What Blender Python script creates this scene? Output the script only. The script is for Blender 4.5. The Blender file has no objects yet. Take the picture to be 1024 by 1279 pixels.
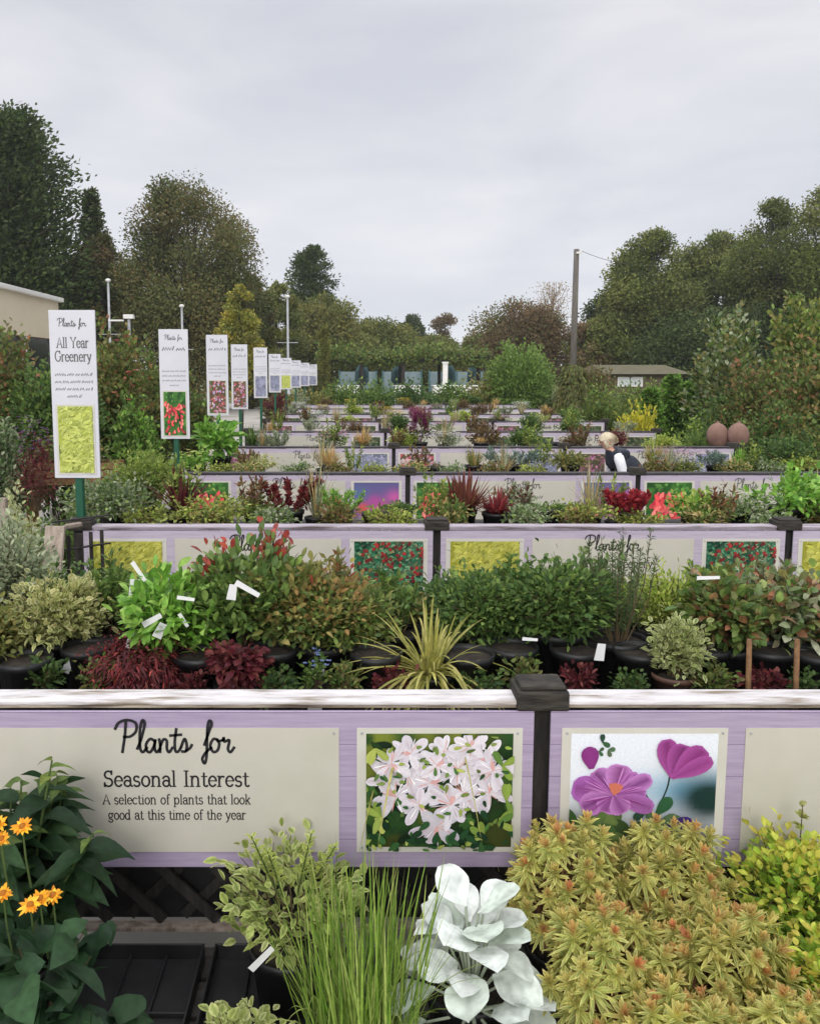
import bpy, math, random
import numpy as np
from mathutils import Vector

SC = bpy.context.scene
COL = SC.collection
PI = math.pi

# ------------------------------------------------------------------ camera
CAMZ, TH, FPX, PPX, HY = 1.85, math.radians(6.5), 1024.0, 441.0, 464.0
CT, ST = math.cos(TH), math.sin(TH)
PPY = HY + FPX * math.tan(TH)
cam = bpy.data.cameras.new('camera')
cam.sensor_fit = 'HORIZONTAL'; cam.sensor_width = 36.0; cam.lens = 36.0 * FPX / 1024
cam.shift_x = (512 - PPX) / 1024; cam.shift_y = -(639.5 - PPY) / 1024
cam.clip_start = 0.05; cam.clip_end = 3000
camo = bpy.data.objects.new('camera', cam); COL.objects.link(camo)
camo.location = (0, 0, CAMZ); camo.rotation_euler = (PI / 2 - TH, 0, 0)
SC.camera = camo

# ------------------------------------------------------------------ sky and light (overcast)
SUN_EL, SUN_AZ = math.radians(27), math.radians(190)     # soft sun from behind the camera
world = bpy.data.worlds.new('World'); SC.world = world; world.use_nodes = True
nt = world.node_tree; nt.nodes.clear()
def N(t, **kw):
    n = nt.nodes.new(t)
    for k, v in kw.items():
        if k in n.inputs: n.inputs[k].default_value = v
        else: setattr(n, k, v)
    return n
def Lk(a, b): nt.links.new(a, b)
sky = N('ShaderNodeTexSky', sky_type='NISHITA', sun_disc=False, sun_elevation=SUN_EL, sun_rotation=SUN_AZ, altitude=50)
hsv = N('ShaderNodeHueSaturation', Saturation=0.12, Value=1.0); Lk(sky.outputs[0], hsv.inputs['Color'])
tc = N('ShaderNodeTexCoord'); sep = N('ShaderNodeSeparateXYZ'); Lk(tc.outputs['Generated'], sep.inputs[0])
ramp = N('ShaderNodeValToRGB'); Lk(sep.outputs['Z'], ramp.inputs[0])
cr = ramp.color_ramp
cr.elements[0].position = 0.0; cr.elements[0].color = (8.5, 8.6, 8.8, 1)
cr.elements[1].position = 1.0; cr.elements[1].color = (25, 25, 25.5, 1)
for p, c in ((0.10, (7.8, 7.9, 8.4, 1)), (0.38, (7.2, 7.25, 7.75, 1)), (0.55, (11, 11, 11.3, 1))):
    e = cr.elements.new(p); e.color = c
mp = N('ShaderNodeMapping'); mp.inputs['Scale'].default_value = (1.6, 1.6, 5.0); Lk(tc.outputs['Generated'], mp.inputs[0])
cn = N('ShaderNodeTexNoise', Scale=1.7, Detail=5.0, Roughness=0.5, Distortion=0.3); Lk(mp.outputs[0], cn.inputs['Vector'])
cramp = N('ShaderNodeValToRGB'); Lk(cn.outputs[0], cramp.inputs[0])
cramp.color_ramp.elements[0].position = 0.36; cramp.color_ramp.elements[0].color = (0.84, 0.865, 0.905, 1)
cramp.color_ramp.elements[1].position = 0.64; cramp.color_ramp.elements[1].color = (1.07, 1.06, 1.055, 1)
mul = N('ShaderNodeMix', data_type='RGBA', blend_type='MULTIPLY'); mul.inputs[0].default_value = 1
Lk(ramp.outputs[0], mul.inputs[6]); Lk(cramp.outputs[0], mul.inputs[7])
mx = N('ShaderNodeMix', data_type='RGBA'); mx.inputs[0].default_value = 0.9
Lk(hsv.outputs[0], mx.inputs[6]); Lk(mul.outputs[2], mx.inputs[7])
bg = N('ShaderNodeBackground', Strength=0.1); Lk(mx.outputs[2], bg.inputs[0])
wo = N('ShaderNodeOutputWorld'); Lk(bg.outputs[0], wo.inputs[0])
sun = bpy.data.lights.new('sun', 'SUN'); sun.energy = 1.5; sun.angle = math.radians(24); sun.color = (1, 0.97, 0.93)
suno = bpy.data.objects.new('sun', sun); COL.objects.link(suno)
sd = Vector((math.cos(SUN_EL) * math.sin(SUN_AZ), math.cos(SUN_EL) * math.cos(SUN_AZ), math.sin(SUN_EL)))
suno.rotation_euler = sd.to_track_quat('Z', 'Y').to_euler()
SC.view_settings.view_transform = 'Standard'; SC.view_settings.look = 'None'
SC.view_settings.exposure = 0.1; SC.view_settings.gamma = 1; SC.view_settings.use_curve_mapping = False
SC.cycles.max_bounces = 8; SC.cycles.diffuse_bounces = 5; SC.cycles.transmission_bounces = 4
SC.cycles.use_denoising = True

# ------------------------------------------------------------------ pixel helpers (photo pixels -> metres at a chosen distance)
def at(px, py, d):
    q = (PPY - py) / FPX
    h = d * (q * CT - ST) / (CT + q * ST)
    dep = d * CT - h * ST
    return (px - PPX) * dep / FPX, CAMZ + h
def zat(py, d): return at(PPX, py, d)[1]
def xat(px, d, z): return (px - PPX) * (d * CT - (z - CAMZ) * ST) / FPX
def mpp(d, z): return (d * CT - (z - CAMZ) * ST) / FPX

# ------------------------------------------------------------------ colours, materials
def s2l(v):
    v = v / 255.0
    return v / 12.92 if v <= 0.04045 else ((v + 0.055) / 1.055) ** 2.4
def rgb(r, g, b): return np.array([s2l(r), s2l(g), s2l(b)])
def pal(*cs): return np.array([rgb(*c) for c in cs])

def mat_new(name):
    m = bpy.data.materials.new(name); m.use_nodes = True
    t = m.node_tree
    return m, t, t.nodes['Principled BSDF']
def mat_col(name, rough=0.55, trans=0.0, spec=0.4, vary=0):
    m, t, p = mat_new(name)
    a = t.nodes.new('ShaderNodeAttribute'); a.attribute_name = 'Col'
    src = a.outputs[0]
    if vary:
        tcn = t.nodes.new('ShaderNodeTexCoord'); nz = t.nodes.new('ShaderNodeTexNoise'); nz.inputs['Scale'].default_value = vary; nz.inputs['Detail'].default_value = 4
        t.links.new(tcn.outputs['Object'], nz.inputs['Vector'])
        mr = t.nodes.new('ShaderNodeMapRange'); mr.inputs[1].default_value = .3; mr.inputs[2].default_value = .7; mr.inputs[3].default_value = .72 if vary < 100 else .94; mr.inputs[4].default_value = 1.28 if vary < 100 else 1.06
        t.links.new(nz.outputs[0], mr.inputs[0])
        mm = t.nodes.new('ShaderNodeMix'); mm.data_type = 'RGBA'; mm.blend_type = 'MULTIPLY'; mm.inputs[0].default_value = 1
        t.links.new(src, mm.inputs[6]); t.links.new(mr.outputs[0], mm.inputs[7]); src = mm.outputs[2]
    t.links.new(src, p.inputs['Base Color'])
    p.inputs['Roughness'].default_value = rough; p.inputs['Specular IOR Level'].default_value = spec
    if trans:
        tr = t.nodes.new('ShaderNodeBsdfTranslucent'); mi = t.nodes.new('ShaderNodeMixShader'); mi.inputs[0].default_value = trans
        t.links.new(src, tr.inputs[0]); t.links.new(p.outputs[0], mi.inputs[1]); t.links.new(tr.outputs[0], mi.inputs[2])
        t.links.new(mi.outputs[0], t.nodes['Material Output'].inputs[0])
    return m
def mat_noise(name, c1, c2, scale=8, stretch=(1, 1, 1), rough=0.7, lo=0.35, hi=0.65, c3=None, s3=3, bump=0.0, detail=6, spec=0.4):
    m, t, p = mat_new(name)
    tcn = t.nodes.new('ShaderNodeTexCoord'); mpn = t.nodes.new('ShaderNodeMapping'); mpn.inputs['Scale'].default_value = stretch
    t.links.new(tcn.outputs['Object'], mpn.inputs[0])
    n = t.nodes.new('ShaderNodeTexNoise'); n.inputs['Scale'].default_value = scale; n.inputs['Detail'].default_value = detail
    n.inputs['Roughness'].default_value = 0.65
    t.links.new(mpn.outputs[0], n.inputs['Vector'])
    r = t.nodes.new('ShaderNodeValToRGB'); t.links.new(n.outputs[0], r.inputs[0])
    r.color_ramp.elements[0].position = lo; r.color_ramp.elements[0].color = (*c1, 1)
    r.color_ramp.elements[1].position = hi; r.color_ramp.elements[1].color = (*c2, 1)
    out = r.outputs[0]
    if c3 is not None:
        n3 = t.nodes.new('ShaderNodeTexNoise'); n3.inputs['Scale'].default_value = s3; n3.inputs['Detail'].default_value = 5
        t.links.new(mpn.outputs[0], n3.inputs['Vector'])
        r3 = t.nodes.new('ShaderNodeValToRGB'); t.links.new(n3.outputs[0], r3.inputs[0])
        r3.color_ramp.elements[0].position = 0.52; r3.color_ramp.elements[1].position = 0.68
        mi = t.nodes.new('ShaderNodeMix'); mi.data_type = 'RGBA'
        t.links.new(r3.outputs[0], mi.inputs[0]); t.links.new(out, mi.inputs[6]); mi.inputs[7].default_value = (*c3, 1)
        out = mi.outputs[2]
    t.links.new(out, p.inputs['Base Color']); p.inputs['Roughness'].default_value = rough
    p.inputs['Specular IOR Level'].default_value = spec
    if bump:
        b = t.nodes.new('ShaderNodeBump'); b.inputs['Strength'].default_value = bump; b.inputs['Distance'].default_value = 0.01
        t.links.new(n.outputs[0], b.inputs['Height']); t.links.new(b.outputs[0], p.inputs['Normal'])
    return m
def mat_planks(name, c1, c2, seam, step=0.094, off=0.0):
    m, t, p = mat_new(name); L = t.links.new
    tcn = t.nodes.new('ShaderNodeTexCoord'); mpn = t.nodes.new('ShaderNodeMapping'); mpn.inputs['Scale'].default_value = (1.5, 1, 26)
    L(tcn.outputs['Object'], mpn.inputs[0])
    n = t.nodes.new('ShaderNodeTexNoise'); n.inputs['Scale'].default_value = 3; n.inputs['Detail'].default_value = 7; n.inputs['Roughness'].default_value = .7
    L(mpn.outputs[0], n.inputs['Vector'])
    r = t.nodes.new('ShaderNodeValToRGB'); L(n.outputs[0], r.inputs[0])
    r.color_ramp.elements[0].position = .3; r.color_ramp.elements[0].color = (*c1, 1)
    r.color_ramp.elements[1].position = .7; r.color_ramp.elements[1].color = (*c2, 1)
    sp = t.nodes.new('ShaderNodeSeparateXYZ'); L(tcn.outputs['Object'], sp.inputs[0])
    def M(op, a, b):
        q = t.nodes.new('ShaderNodeMath'); q.operation = op
        for i, v in enumerate((a, b)):
            if v is None: continue
            if isinstance(v, (int, float)): q.inputs[i].default_value = v
            else: L(v, q.inputs[i])
        return q.outputs[0]
    f = M('FRACT', M('DIVIDE', M('ADD', sp.outputs[2], off), step), None)
    g = M('LESS_THAN', f, 0.03)
    g = M('MULTIPLY', g, 0.75)
    mi = t.nodes.new('ShaderNodeMix'); mi.data_type = 'RGBA'; L(g, mi.inputs[0]); L(r.outputs[0], mi.inputs[6]); mi.inputs[7].default_value = (*seam, 1)
    L(mi.outputs[2], p.inputs['Base Color']); p.inputs['Roughness'].default_value = .45
    return m

M = {}
M['leaf'] = mat_col('leaf', .55, .44, .3, 45)
M['leaf_gloss'] = mat_col('leaf_gloss', .42, .32, .4, 45)
M['leaf_felt'] = mat_col('leaf_felt', .9, .15, .1, 24)
M['tree_leaf'] = mat_col('tree_leaf', .6, .36, .25)
M['stem'] = mat_col('stem', .8)
M['petal'] = mat_col('petal', .6, .25, .2)
M['print'] = mat_col('print', .5, 0, .2, 140)
M['ink'] = mat_noise('ink', (.012, .011, .014), (.02, .018, .022), rough=.5)
M['ink_soft'] = mat_noise('ink_soft', (.09, .088, .09), (.12, .118, .12), rough=.5)
M['cream'] = mat_noise('cream_panel', rgb(186, 182, 169), rgb(194, 190, 178), scale=3, rough=.75, spec=.1)
M['border'] = mat_noise('picture_border', rgb(196, 193, 182), rgb(204, 201, 192), scale=5, rough=.4)
M['signwhite'] = mat_noise('sign_white', rgb(200, 200, 208), rgb(210, 210, 217), scale=2, rough=.4)
M['purple'] = mat_planks('lavender_planks', rgb(152, 136, 164), rgb(176, 162, 186), rgb(112, 98, 128), off=.01)
M['mauve'] = mat_planks('faded_planks', rgb(165, 152, 172), rgb(192, 182, 196), rgb(135, 122, 145), off=.01)
M['dark_wood'] = mat_noise('tarred_wood', (.012, .010, .009), (.035, .030, .027), scale=14, stretch=(3, 3, .6), rough=.75, bump=.5)
M['cap_wood'] = mat_noise('weathered_dark_wood', (.014, .012, .010), (.055, .047, .038), scale=22, stretch=(.6, 1, 3.5), rough=.85, bump=.8)
M['rail_white'] = mat_noise('worn_white_paint', rgb(186, 182, 182), rgb(222, 217, 219), scale=14, stretch=(.5, 3, 5), rough=.6, c3=rgb(132, 118, 100), s3=9, bump=.3)
M['rail_worn'] = mat_noise('weathered_cream_rail', rgb(112, 98, 82), rgb(186, 176, 158), scale=10, stretch=(.6, 3, 6), rough=.8, c3=rgb(84, 72, 62), s3=7, bump=.4)
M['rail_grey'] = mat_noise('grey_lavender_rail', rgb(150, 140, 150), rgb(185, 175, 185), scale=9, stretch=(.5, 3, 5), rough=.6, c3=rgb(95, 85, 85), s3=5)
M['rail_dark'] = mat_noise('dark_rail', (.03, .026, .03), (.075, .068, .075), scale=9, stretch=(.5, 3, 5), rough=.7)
M['table'] = mat_noise('dark_slatted_shelf', (.018, .016, .015), (.05, .045, .04), scale=6, stretch=(1, 8, 1), rough=.85)
M['old_wood'] = mat_noise('silvered_timber', rgb(118, 104, 92), rgb(172, 158, 146), scale=6, stretch=(6, 6, .6), rough=.85, bump=.4)
M['brown_wood'] = mat_noise('brown_timber', rgb(88, 62, 40), rgb(138, 104, 70), scale=5, stretch=(5, .6, 5), rough=.8, bump=.3)
M['pot'] = mat_noise('black_plastic', (.008, .008, .009), (.016, .016, .017), scale=20, rough=.5)
M['terracotta'] = mat_noise('terracotta', rgb(112, 84, 74), rgb(138, 108, 96), scale=6, rough=.85, c3=rgb(152, 126, 116), s3=3)
M['brown_pot'] = mat_noise('brown_plastic', rgb(86, 62, 52), rgb(104, 78, 66), scale=6, rough=.55)
M['soil'] = mat_noise('soil', (.012, .009, .007), (.04, .03, .022), scale=60, rough=.95)
M['tag'] = mat_noise('white_label_card', rgb(215, 215, 216), rgb(228, 228, 228), scale=8, rough=.4)
M['green_paint'] = mat_noise('dark_green_paint', rgb(16, 72, 52), rgb(24, 88, 64), scale=5, rough=.4)
M['bark'] = mat_noise('bark', (.03, .024, .018), (.10, .08, .06), scale=9, stretch=(3, 3, .6), rough=.95, bump=.6)
M['steel'] = mat_noise('galvanised_steel', rgb(150, 152, 155), rgb(175, 177, 180), scale=4, rough=.4)
M['paving'] = mat_noise('concrete_paving', rgb(158, 153, 145), rgb(178, 173, 165), scale=1.5, rough=.9, c3=rgb(140, 135, 127), s3=.6)
M['field'] = mat_noise('rough_grass', rgb(74, 84, 46), rgb(110, 112, 66), scale=.25, rough=.95)
M['render_cream'] = mat_noise('cream_cladding', rgb(196, 182, 158), rgb(206, 194, 172), scale=.6, rough=.7)
M['roof_white'] = mat_noise('white_roof_trim', rgb(205, 203, 200), rgb(218, 216, 212), scale=1, rough=.5)
M['glass_dark'] = mat_noise('dark_glazing', (.012, .014, .015), (.022, .025, .026), rough=.12)
M['pole_wood'] = mat_noise('grey_pole', rgb(84, 80, 74), rgb(108, 102, 95), scale=3, stretch=(4, 4, .4), rough=.9)
M['teal'] = mat_noise('teal_canvas', rgb(62, 96, 100), rgb(78, 110, 114), scale=4, rough=.8)
M['screen_blue'] = mat_noise('pale_blue_screen', rgb(104, 124, 130), rgb(126, 144, 148), scale=2, rough=.6)
M['white_paint'] = mat_noise('white_paint', rgb(214, 212, 208), rgb(226, 225, 222), scale=3, rough=.5)
M['house_brick'] = mat_noise('brown_brick', rgb(84, 74, 60), rgb(100, 88, 72), scale=9, rough=.9)
M['house_roof'] = mat_noise('olive_roof_tiles', rgb(84, 80, 60), rgb(100, 94, 72), scale=2, rough=.9)
M['window'] = mat_noise('window_pane', rgb(190, 195, 200), rgb(205, 210, 214), scale=2, rough=.2)
M['skin'] = mat_noise('skin', rgb(196, 150, 128), rgb(206, 162, 140), scale=10, rough=.6)
M['navy'] = mat_noise('navy_quilt', rgb(30, 34, 46), rgb(42, 46, 58), scale=8, rough=.6)
M['white_cloth'] = mat_noise('white_cotton', rgb(222, 222, 228), rgb(234, 234, 238), scale=8, rough=.85)
M['blond'] = mat_noise('blond_hair', rgb(170, 156, 132), rgb(208, 196, 172), scale=30, stretch=(1, 1, 4), rough=.6)
M['jeans'] = mat_noise('dark_denim', rgb(38, 42, 56), rgb(52, 56, 72), scale=20, rough=.9)

# ------------------------------------------------------------------ mesh gatherer
class G:
    def __init__(s): s.V = []; s.F = []; s.C = []; s.n = 0
    def add(s, V, F, C):
        V = np.asarray(V, float).reshape(-1, 3); F = np.asarray(F, int).reshape(-1, 4)
        C = np.asarray(C, float)
        if C.ndim == 1: C = np.tile(C, (len(V), 1))
        s.V.append(V); s.F.append(F + s.n); s.C.append(C); s.n += len(V)
    def box(s, x0, x1, y0, y1, z0, z1, c=(1, 1, 1)):
        V = [(x, y, z) for z in (z0, z1) for y in (y0, y1) for x in (x0, x1)]
        s.add(V, [(0, 2, 3, 1), (4, 5, 7, 6), (0, 1, 5, 4), (2, 6, 7, 3), (0, 4, 6, 2), (1, 3, 7, 5)], c)
    def bar(s, p, q, w, t, c=(1, 1, 1), up=(0, 0, 1)):
        p = np.array(p, float); q = np.array(q, float); d = q - p; L = np.linalg.norm(d); d /= L
        u = np.cross(d, up); u /= np.linalg.norm(u); v = np.cross(u, d)
        V = [e + a * u * w / 2 + b * v * t / 2 for e in (p, q) for b in (-1, 1) for a in (-1, 1)]
        s.add(V, [(0, 2, 3, 1), (4, 5, 7, 6), (0, 1, 5, 4), (2, 6, 7, 3), (0, 4, 6, 2), (1, 3, 7, 5)], c)
    def tube(s, P, R, c=(1, 1, 1), sides=5, cap=True):
        P = np.array(P, float); R = np.broadcast_to(np.asarray(R, float), (len(P),)).copy()
        if cap: P = np.vstack([P[:1], P, P[-1:]]); R = np.concatenate([[R[0] * .02], R, [R[-1] * .02]])
        T = np.gradient(P, axis=0); T[np.linalg.norm(T, axis=1) < 1e-9] = (0, 0, 1)
        if cap: T[0] = T[1] = P[2] - P[1]; T[-1] = T[-2] = P[-2] - P[-3]
        T /= np.linalg.norm(T, axis=1)[:, None]
        ref = np.array([0, 1, 0.]) if abs(T[len(T) // 2][1]) < .8 else np.array([1., 0, 0])
        U = np.cross(T, ref); U /= np.linalg.norm(U, axis=1)[:, None]; W = np.cross(T, U)
        a = np.arange(sides) * 2 * PI / sides
        V = P[:, None, :] + R[:, None, None] * (np.cos(a)[None, :, None] * U[:, None, :] + np.sin(a)[None, :, None] * W[:, None, :])
        i = np.arange(len(P) - 1)[:, None] * sides; j = np.arange(sides)[None, :]; k = (j + 1) % sides
        F = np.stack([i + j, i + sides + j, i + sides + k, i + k], -1)
        s.add(V, F, c)
    def lathe(s, prof, c=(1, 1, 1), sides=16, o=(0, 0, 0)):
        a = np.arange(sides) * 2 * PI / sides
        V = np.array([[(max(r, 1e-4) * math.cos(t) + o[0], max(r, 1e-4) * math.sin(t) + o[1], z + o[2]) for t in a] for r, z in prof])
        i = np.arange(len(prof) - 1)[:, None] * sides; j = np.arange(sides)[None, :]; k = (j + 1) % sides
        s.add(V, np.stack([i + j, i + k, i + sides + k, i + sides + j], -1), c)
    def ribbon(s, P, w, y, c=(1, 1, 1)):          # flat ink stroke in the XZ plane
        P = np.array(P, float)
        T = np.gradient(P, axis=0); T /= np.maximum(np.linalg.norm(T, axis=1), 1e-9)[:, None]
        Nn = np.stack([-T[:, 1], T[:, 0]], -1)
        P[0] -= T[0] * w * .35; P[-1] += T[-1] * w * .35
        A = P + Nn * w / 2; B = P - Nn * w / 2
        V = np.stack([np.stack([A[:, 0], np.full(len(P), y), A[:, 1]], -1), np.stack([B[:, 0], np.full(len(P), y), B[:, 1]], -1)], 1)
        i = np.arange(len(P) - 1) * 2
        s.add(V, np.stack([i, i + 2, i + 3, i + 1], -1), c)

def make_mesh(name, g, smooth=False):
    V = np.concatenate(g.V); F = np.concatenate(g.F); C = np.concatenate(g.C)
    me = bpy.data.meshes.new(name)
    me.vertices.add(len(V)); me.vertices.foreach_set('co', V.astype(np.float32).ravel())
    me.loops.add(F.size); me.loops.foreach_set('vertex_index', F.astype(np.int32).ravel())
    me.polygons.add(len(F)); me.polygons.foreach_set('loop_start', np.arange(len(F), dtype=np.int32) * 4)
    me.polygons.foreach_set('use_smooth', np.full(len(F), bool(smooth)))
    a = me.color_attributes.new('Col', 'FLOAT_COLOR', 'POINT')
    a.data.foreach_set('color', np.clip(np.hstack([C, np.ones((len(C), 1))]), 0, 1).astype(np.float32).ravel())
    me.update(calc_edges=True)
    return me
def obj(name, g, mat, parent=None, smooth=False, loc=None, bevel=0):
    o = bpy.data.objects.new(name, make_mesh(name, g, smooth)); COL.objects.link(o)
    o.data.materials.append(M[mat])
    if parent: o.parent = parent
    if loc is not None: o.location = loc
    if bevel:
        b = o.modifiers.new('bevel', 'BEVEL'); b.width = bevel; b.segments = 2
    return o
LABELS = {}
def tag(o, label, cat, group=None):
    o['label'] = label; o['category'] = cat
    if group: o['group'] = group
    n = len(label.split())
    if n < 4 or n > 16: print('LABEL LENGTH', n, label)
    if label in LABELS and not (group and LABELS[label] == group): print('DUP LABEL', label)
    LABELS[label] = group
    return o
def thing(name, label, cat, loc=(0, 0, 0), rz=0, group=None):
    o = bpy.data.objects.new(name, None); COL.objects.link(o); o.location = loc; o.rotation_euler = (0, 0, rz)
    o.empty_display_size = .1
    return tag(o, label, cat, group)
KIDS = {}
def copy_thing(o, loc, rz, sc, label, group):
    r = o.copy(); COL.objects.link(r); r.location = loc; r.rotation_euler = (0, 0, rz); r.scale = (sc[0], sc[0], sc[1])
    tag(r, label, o['category'], group)
    for ch in o.children:
        c = ch.copy(); COL.objects.link(c); c.parent = r
        for gch in ch.children:
            d = gch.copy(); COL.objects.link(d); d.parent = c
    return r
def struct(name, g, mat, smooth=False):
    o = obj(name, g, mat, smooth=smooth); o['kind'] = 'structure'; return o

# ------------------------------------------------------------------ leaves
def unit(v): return v / np.maximum(np.linalg.norm(v, axis=-1, keepdims=True), 1e-9)
LT, LW = (0, .22, .5, .78, 1), (.12, .78, 1, .62, .03)
def leaves(g, P, D, Nn, L, W, C, T=LT, wp=LW, fold=.2, droop=.2, E=None, clip=None):
    n = len(P); L = np.broadcast_to(np.asarray(L, float), (n,)); W = np.broadcast_to(np.asarray(W, float), (n,))
    D = unit(np.asarray(D, float)); S = np.cross(D, Nn); bad = np.linalg.norm(S, axis=1) < 1e-6; S[bad] = (1, 0, 0); S = unit(S); Nn = np.cross(S, D)
    T = np.array(T); wp = np.array(wp); K = len(T); u = np.array([-1., 0, 1.])
    B = P[:, None, :] + D[:, None, :] * (L[:, None] * T)[:, :, None]
    dr = np.broadcast_to(np.asarray(droop, float), (n,))
    B[:, :, 2] -= (dr * L)[:, None] * T[None, :] ** 2
    hw = W[:, None, None] * wp[None, :, None] / 2
    V = B[:, :, None, :] + S[:, None, None, :] * (hw * u)[..., None] + Nn[:, None, None, :] * (hw * np.abs(u) * fold)[..., None]
    if clip is not None:
        V[..., 0] = np.clip(V[..., 0], clip[0], clip[1]); V[..., 2] = np.clip(V[..., 2], clip[2], clip[3])
    C = np.broadcast_to(C, (n, 3)); CC = np.broadcast_to(C[:, None, None, :], (n, K, 3, 3)).copy()
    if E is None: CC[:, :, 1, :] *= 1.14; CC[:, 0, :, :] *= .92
    if E is not None:
        CC[:, :, 0, :] = E[:, None, :]; CC[:, :, 2, :] = E[:, None, :]; CC[:, -1, :, :] = E[:, None, :]
    base = np.arange(n)[:, None, None] * (K * 3); r = np.arange(K - 1)[None, :, None] * 3; j = np.arange(2)[None, None, :]
    F = np.stack([base + r + j, base + r + j + 1, base + r + 3 + j + 1, base + r + 3 + j], -1)
    g.add(V.reshape(-1, 3), F.reshape(-1, 4), CC.reshape(-1, 3))
def kites(g, P, D, Nn, L, W, C):
    n = len(P); D = unit(D); S = unit(np.cross(D, Nn) + 1e-6); Nn = np.cross(S, D)
    L = np.broadcast_to(np.asarray(L, float), (n,))[:, None]; W = np.broadcast_to(np.asarray(W, float), (n,))[:, None]
    m = P + D * L * .45
    V = np.stack([P, m + S * W / 2 + Nn * W * .12, P + D * L, m - S * W / 2 + Nn * W * .12], 1)
    i = np.arange(n)[:, None] * 4 + np.arange(4)[None, :]
    g.add(V.reshape(-1, 3), i, np.repeat(np.broadcast_to(C, (n, 3)), 4, 0))
def pick(rng, n, P, jit=.14):
    i = rng.integers(len(P), size=n); j = rng.integers(len(P), size=n); t = rng.random((n, 1)) * .5
    return np.clip((P[i] * (1 - t) + P[j] * t) * 1.12 * (1 + jit * rng.normal(size=(n, 1))), .003, .95)
def rdir(rng, n): return unit(rng.normal(size=(n, 3)))
UP = np.array([0, 0, 1.])

STEM = rgb(84, 70, 48); GSTEM = rgb(74, 92, 44)
def bush(g, gs, rng, h, r, n, l, w, P, tips=None, lo=.05, loose=.25, up=.45, edge=None, nst=None, droop=.25, stem=STEM, mid=False, flat=.4, sr=.0035, out=.7, tq=.86, th=.5):
    nst = nst or int(max(9, n / 30))
    a = rng.random(nst) * 2 * PI; zz = rng.uniform(-.3, 1, nst); rr = rng.uniform(.4, 1, nst) ** .7 * np.where(rng.random(nst) < .16, 1.18, 1)
    rho = np.sqrt(np.maximum(0, 1 - zz ** 2)); c0 = h * flat
    tip = np.stack([np.cos(a) * rho * r * rr, np.sin(a) * rho * r * rr, np.where(zz > 0, c0 + (h - c0) * zz * rr, c0 + (c0 - h * lo) * zz * 1.2)], -1)
    base = rng.normal(size=(nst, 3)) * [r * .08, r * .08, 0]
    midp = base * .4 + tip * .5 + np.array([0, 0, h * .12]) + rng.normal(size=(nst, 3)) * r * .08
    for k in range(nst):
        gs.tube([base[k], midp[k], tip[k]], [sr, sr * .7, sr * .3], stem, 3, False)
    s = rng.integers(nst, size=n); t = 1 - rng.random(n) ** 1.4 * .65; t1 = t[:, None]
    Q = base[s] * (1 - t1) ** 2 + 2 * midp[s] * t1 * (1 - t1) + tip[s] * t1 ** 2
    Q = Q + rng.normal(size=(n, 3)) * loose * r * .6
    Q[:, 2] = np.maximum(Q[:, 2], .01)
    D = unit(Q - np.array([0, 0, h * .35])) * out + rdir(rng, n) * .7 + UP * up
    Nn = UP + rng.normal(size=(n, 3)) * .45
    C = pick(rng, n, P)
    if tips is not None:
        k = (t > tq) & (tip[s][:, 2] > h * th); C[k] = pick(rng, int(k.sum()), tips)
    L = l * rng.uniform(.65, 1.25, n); W = w * rng.uniform(.7, 1.2, n)
    if edge is not None or mid:
        E = pick(rng, n, edge) if edge is not None else None
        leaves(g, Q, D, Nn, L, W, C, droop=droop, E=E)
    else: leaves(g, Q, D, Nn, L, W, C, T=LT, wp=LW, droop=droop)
def blades(g, gs, rng, h, r, n, w, P, droop=.5, edge=None, spread=.55, K=6, twist=.4, base=.12):
    a = rng.random(n) * 2 * PI; rb = np.sqrt(rng.random(n)) * r * base
    B = np.stack([np.cos(a) * rb, np.sin(a) * rb, np.zeros(n)], -1)
    sp = rng.random(n) ** .8 * spread; a2 = a + rng.normal(size=n) * twist
    D = np.stack([np.cos(a2) * sp, np.sin(a2) * sp, 1 - .3 * sp], -1); D = unit(D)
    L = h * rng.uniform(.55, 1.12, n) * (1 + droop * .25)
    S = np.stack([-np.sin(a2), np.cos(a2), np.zeros(n)], -1); Nn = np.cross(S, D)
    C = pick(rng, n, P); E = pick(rng, n, edge) if edge is not None else None
    dr = droop * rng.uniform(.3, 1.3, n) * (.25 + sp / max(spread, .01))
    T = np.linspace(0, 1, K); wp = np.interp(T, [0, .25, .6, .85, 1], [.6, 1, .85, .45, .03])
    B2 = g.n
    leaves(g, B, D, Nn, L, w * rng.uniform(.6, 1.2, n), C, T=T, wp=wp, fold=.35, droop=dr, E=E)
def needles(g, gs, rng, h, r, n, P, nst=12, l=.022, w=.004, spread=.5, stem=STEM, lo=.15):
    for k in range(nst):
        a = rng.random() * 2 * PI; q = math.sqrt(rng.random()) * r
        hh = h * rng.uniform(.55, 1.0); b = np.array([math.cos(a) * q * .25, math.sin(a) * q * .25, 0])
        t = np.array([math.cos(a) * q, math.sin(a) * q, hh]); m = (b + t) / 2 + np.array([math.cos(a) * q * spread * .4, math.sin(a) * q * spread * .4, 0])
        gs.tube([b, m, t], [.003, .0022, .001], stem, 3, False)
        kk = n // nst; tt = lo + (1 - lo) * rng.random(kk); t1 = tt[:, None]
        Q = b * (1 - t1) ** 2 + 2 * m * t1 * (1 - t1) + t * t1 ** 2
        D = rdir(rng, kk) * .8 + UP * .7
        kites(g, Q, D, rdir(rng, kk), l * rng.uniform(.7, 1.3, kk), w, pick(rng, kk, P))
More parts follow.
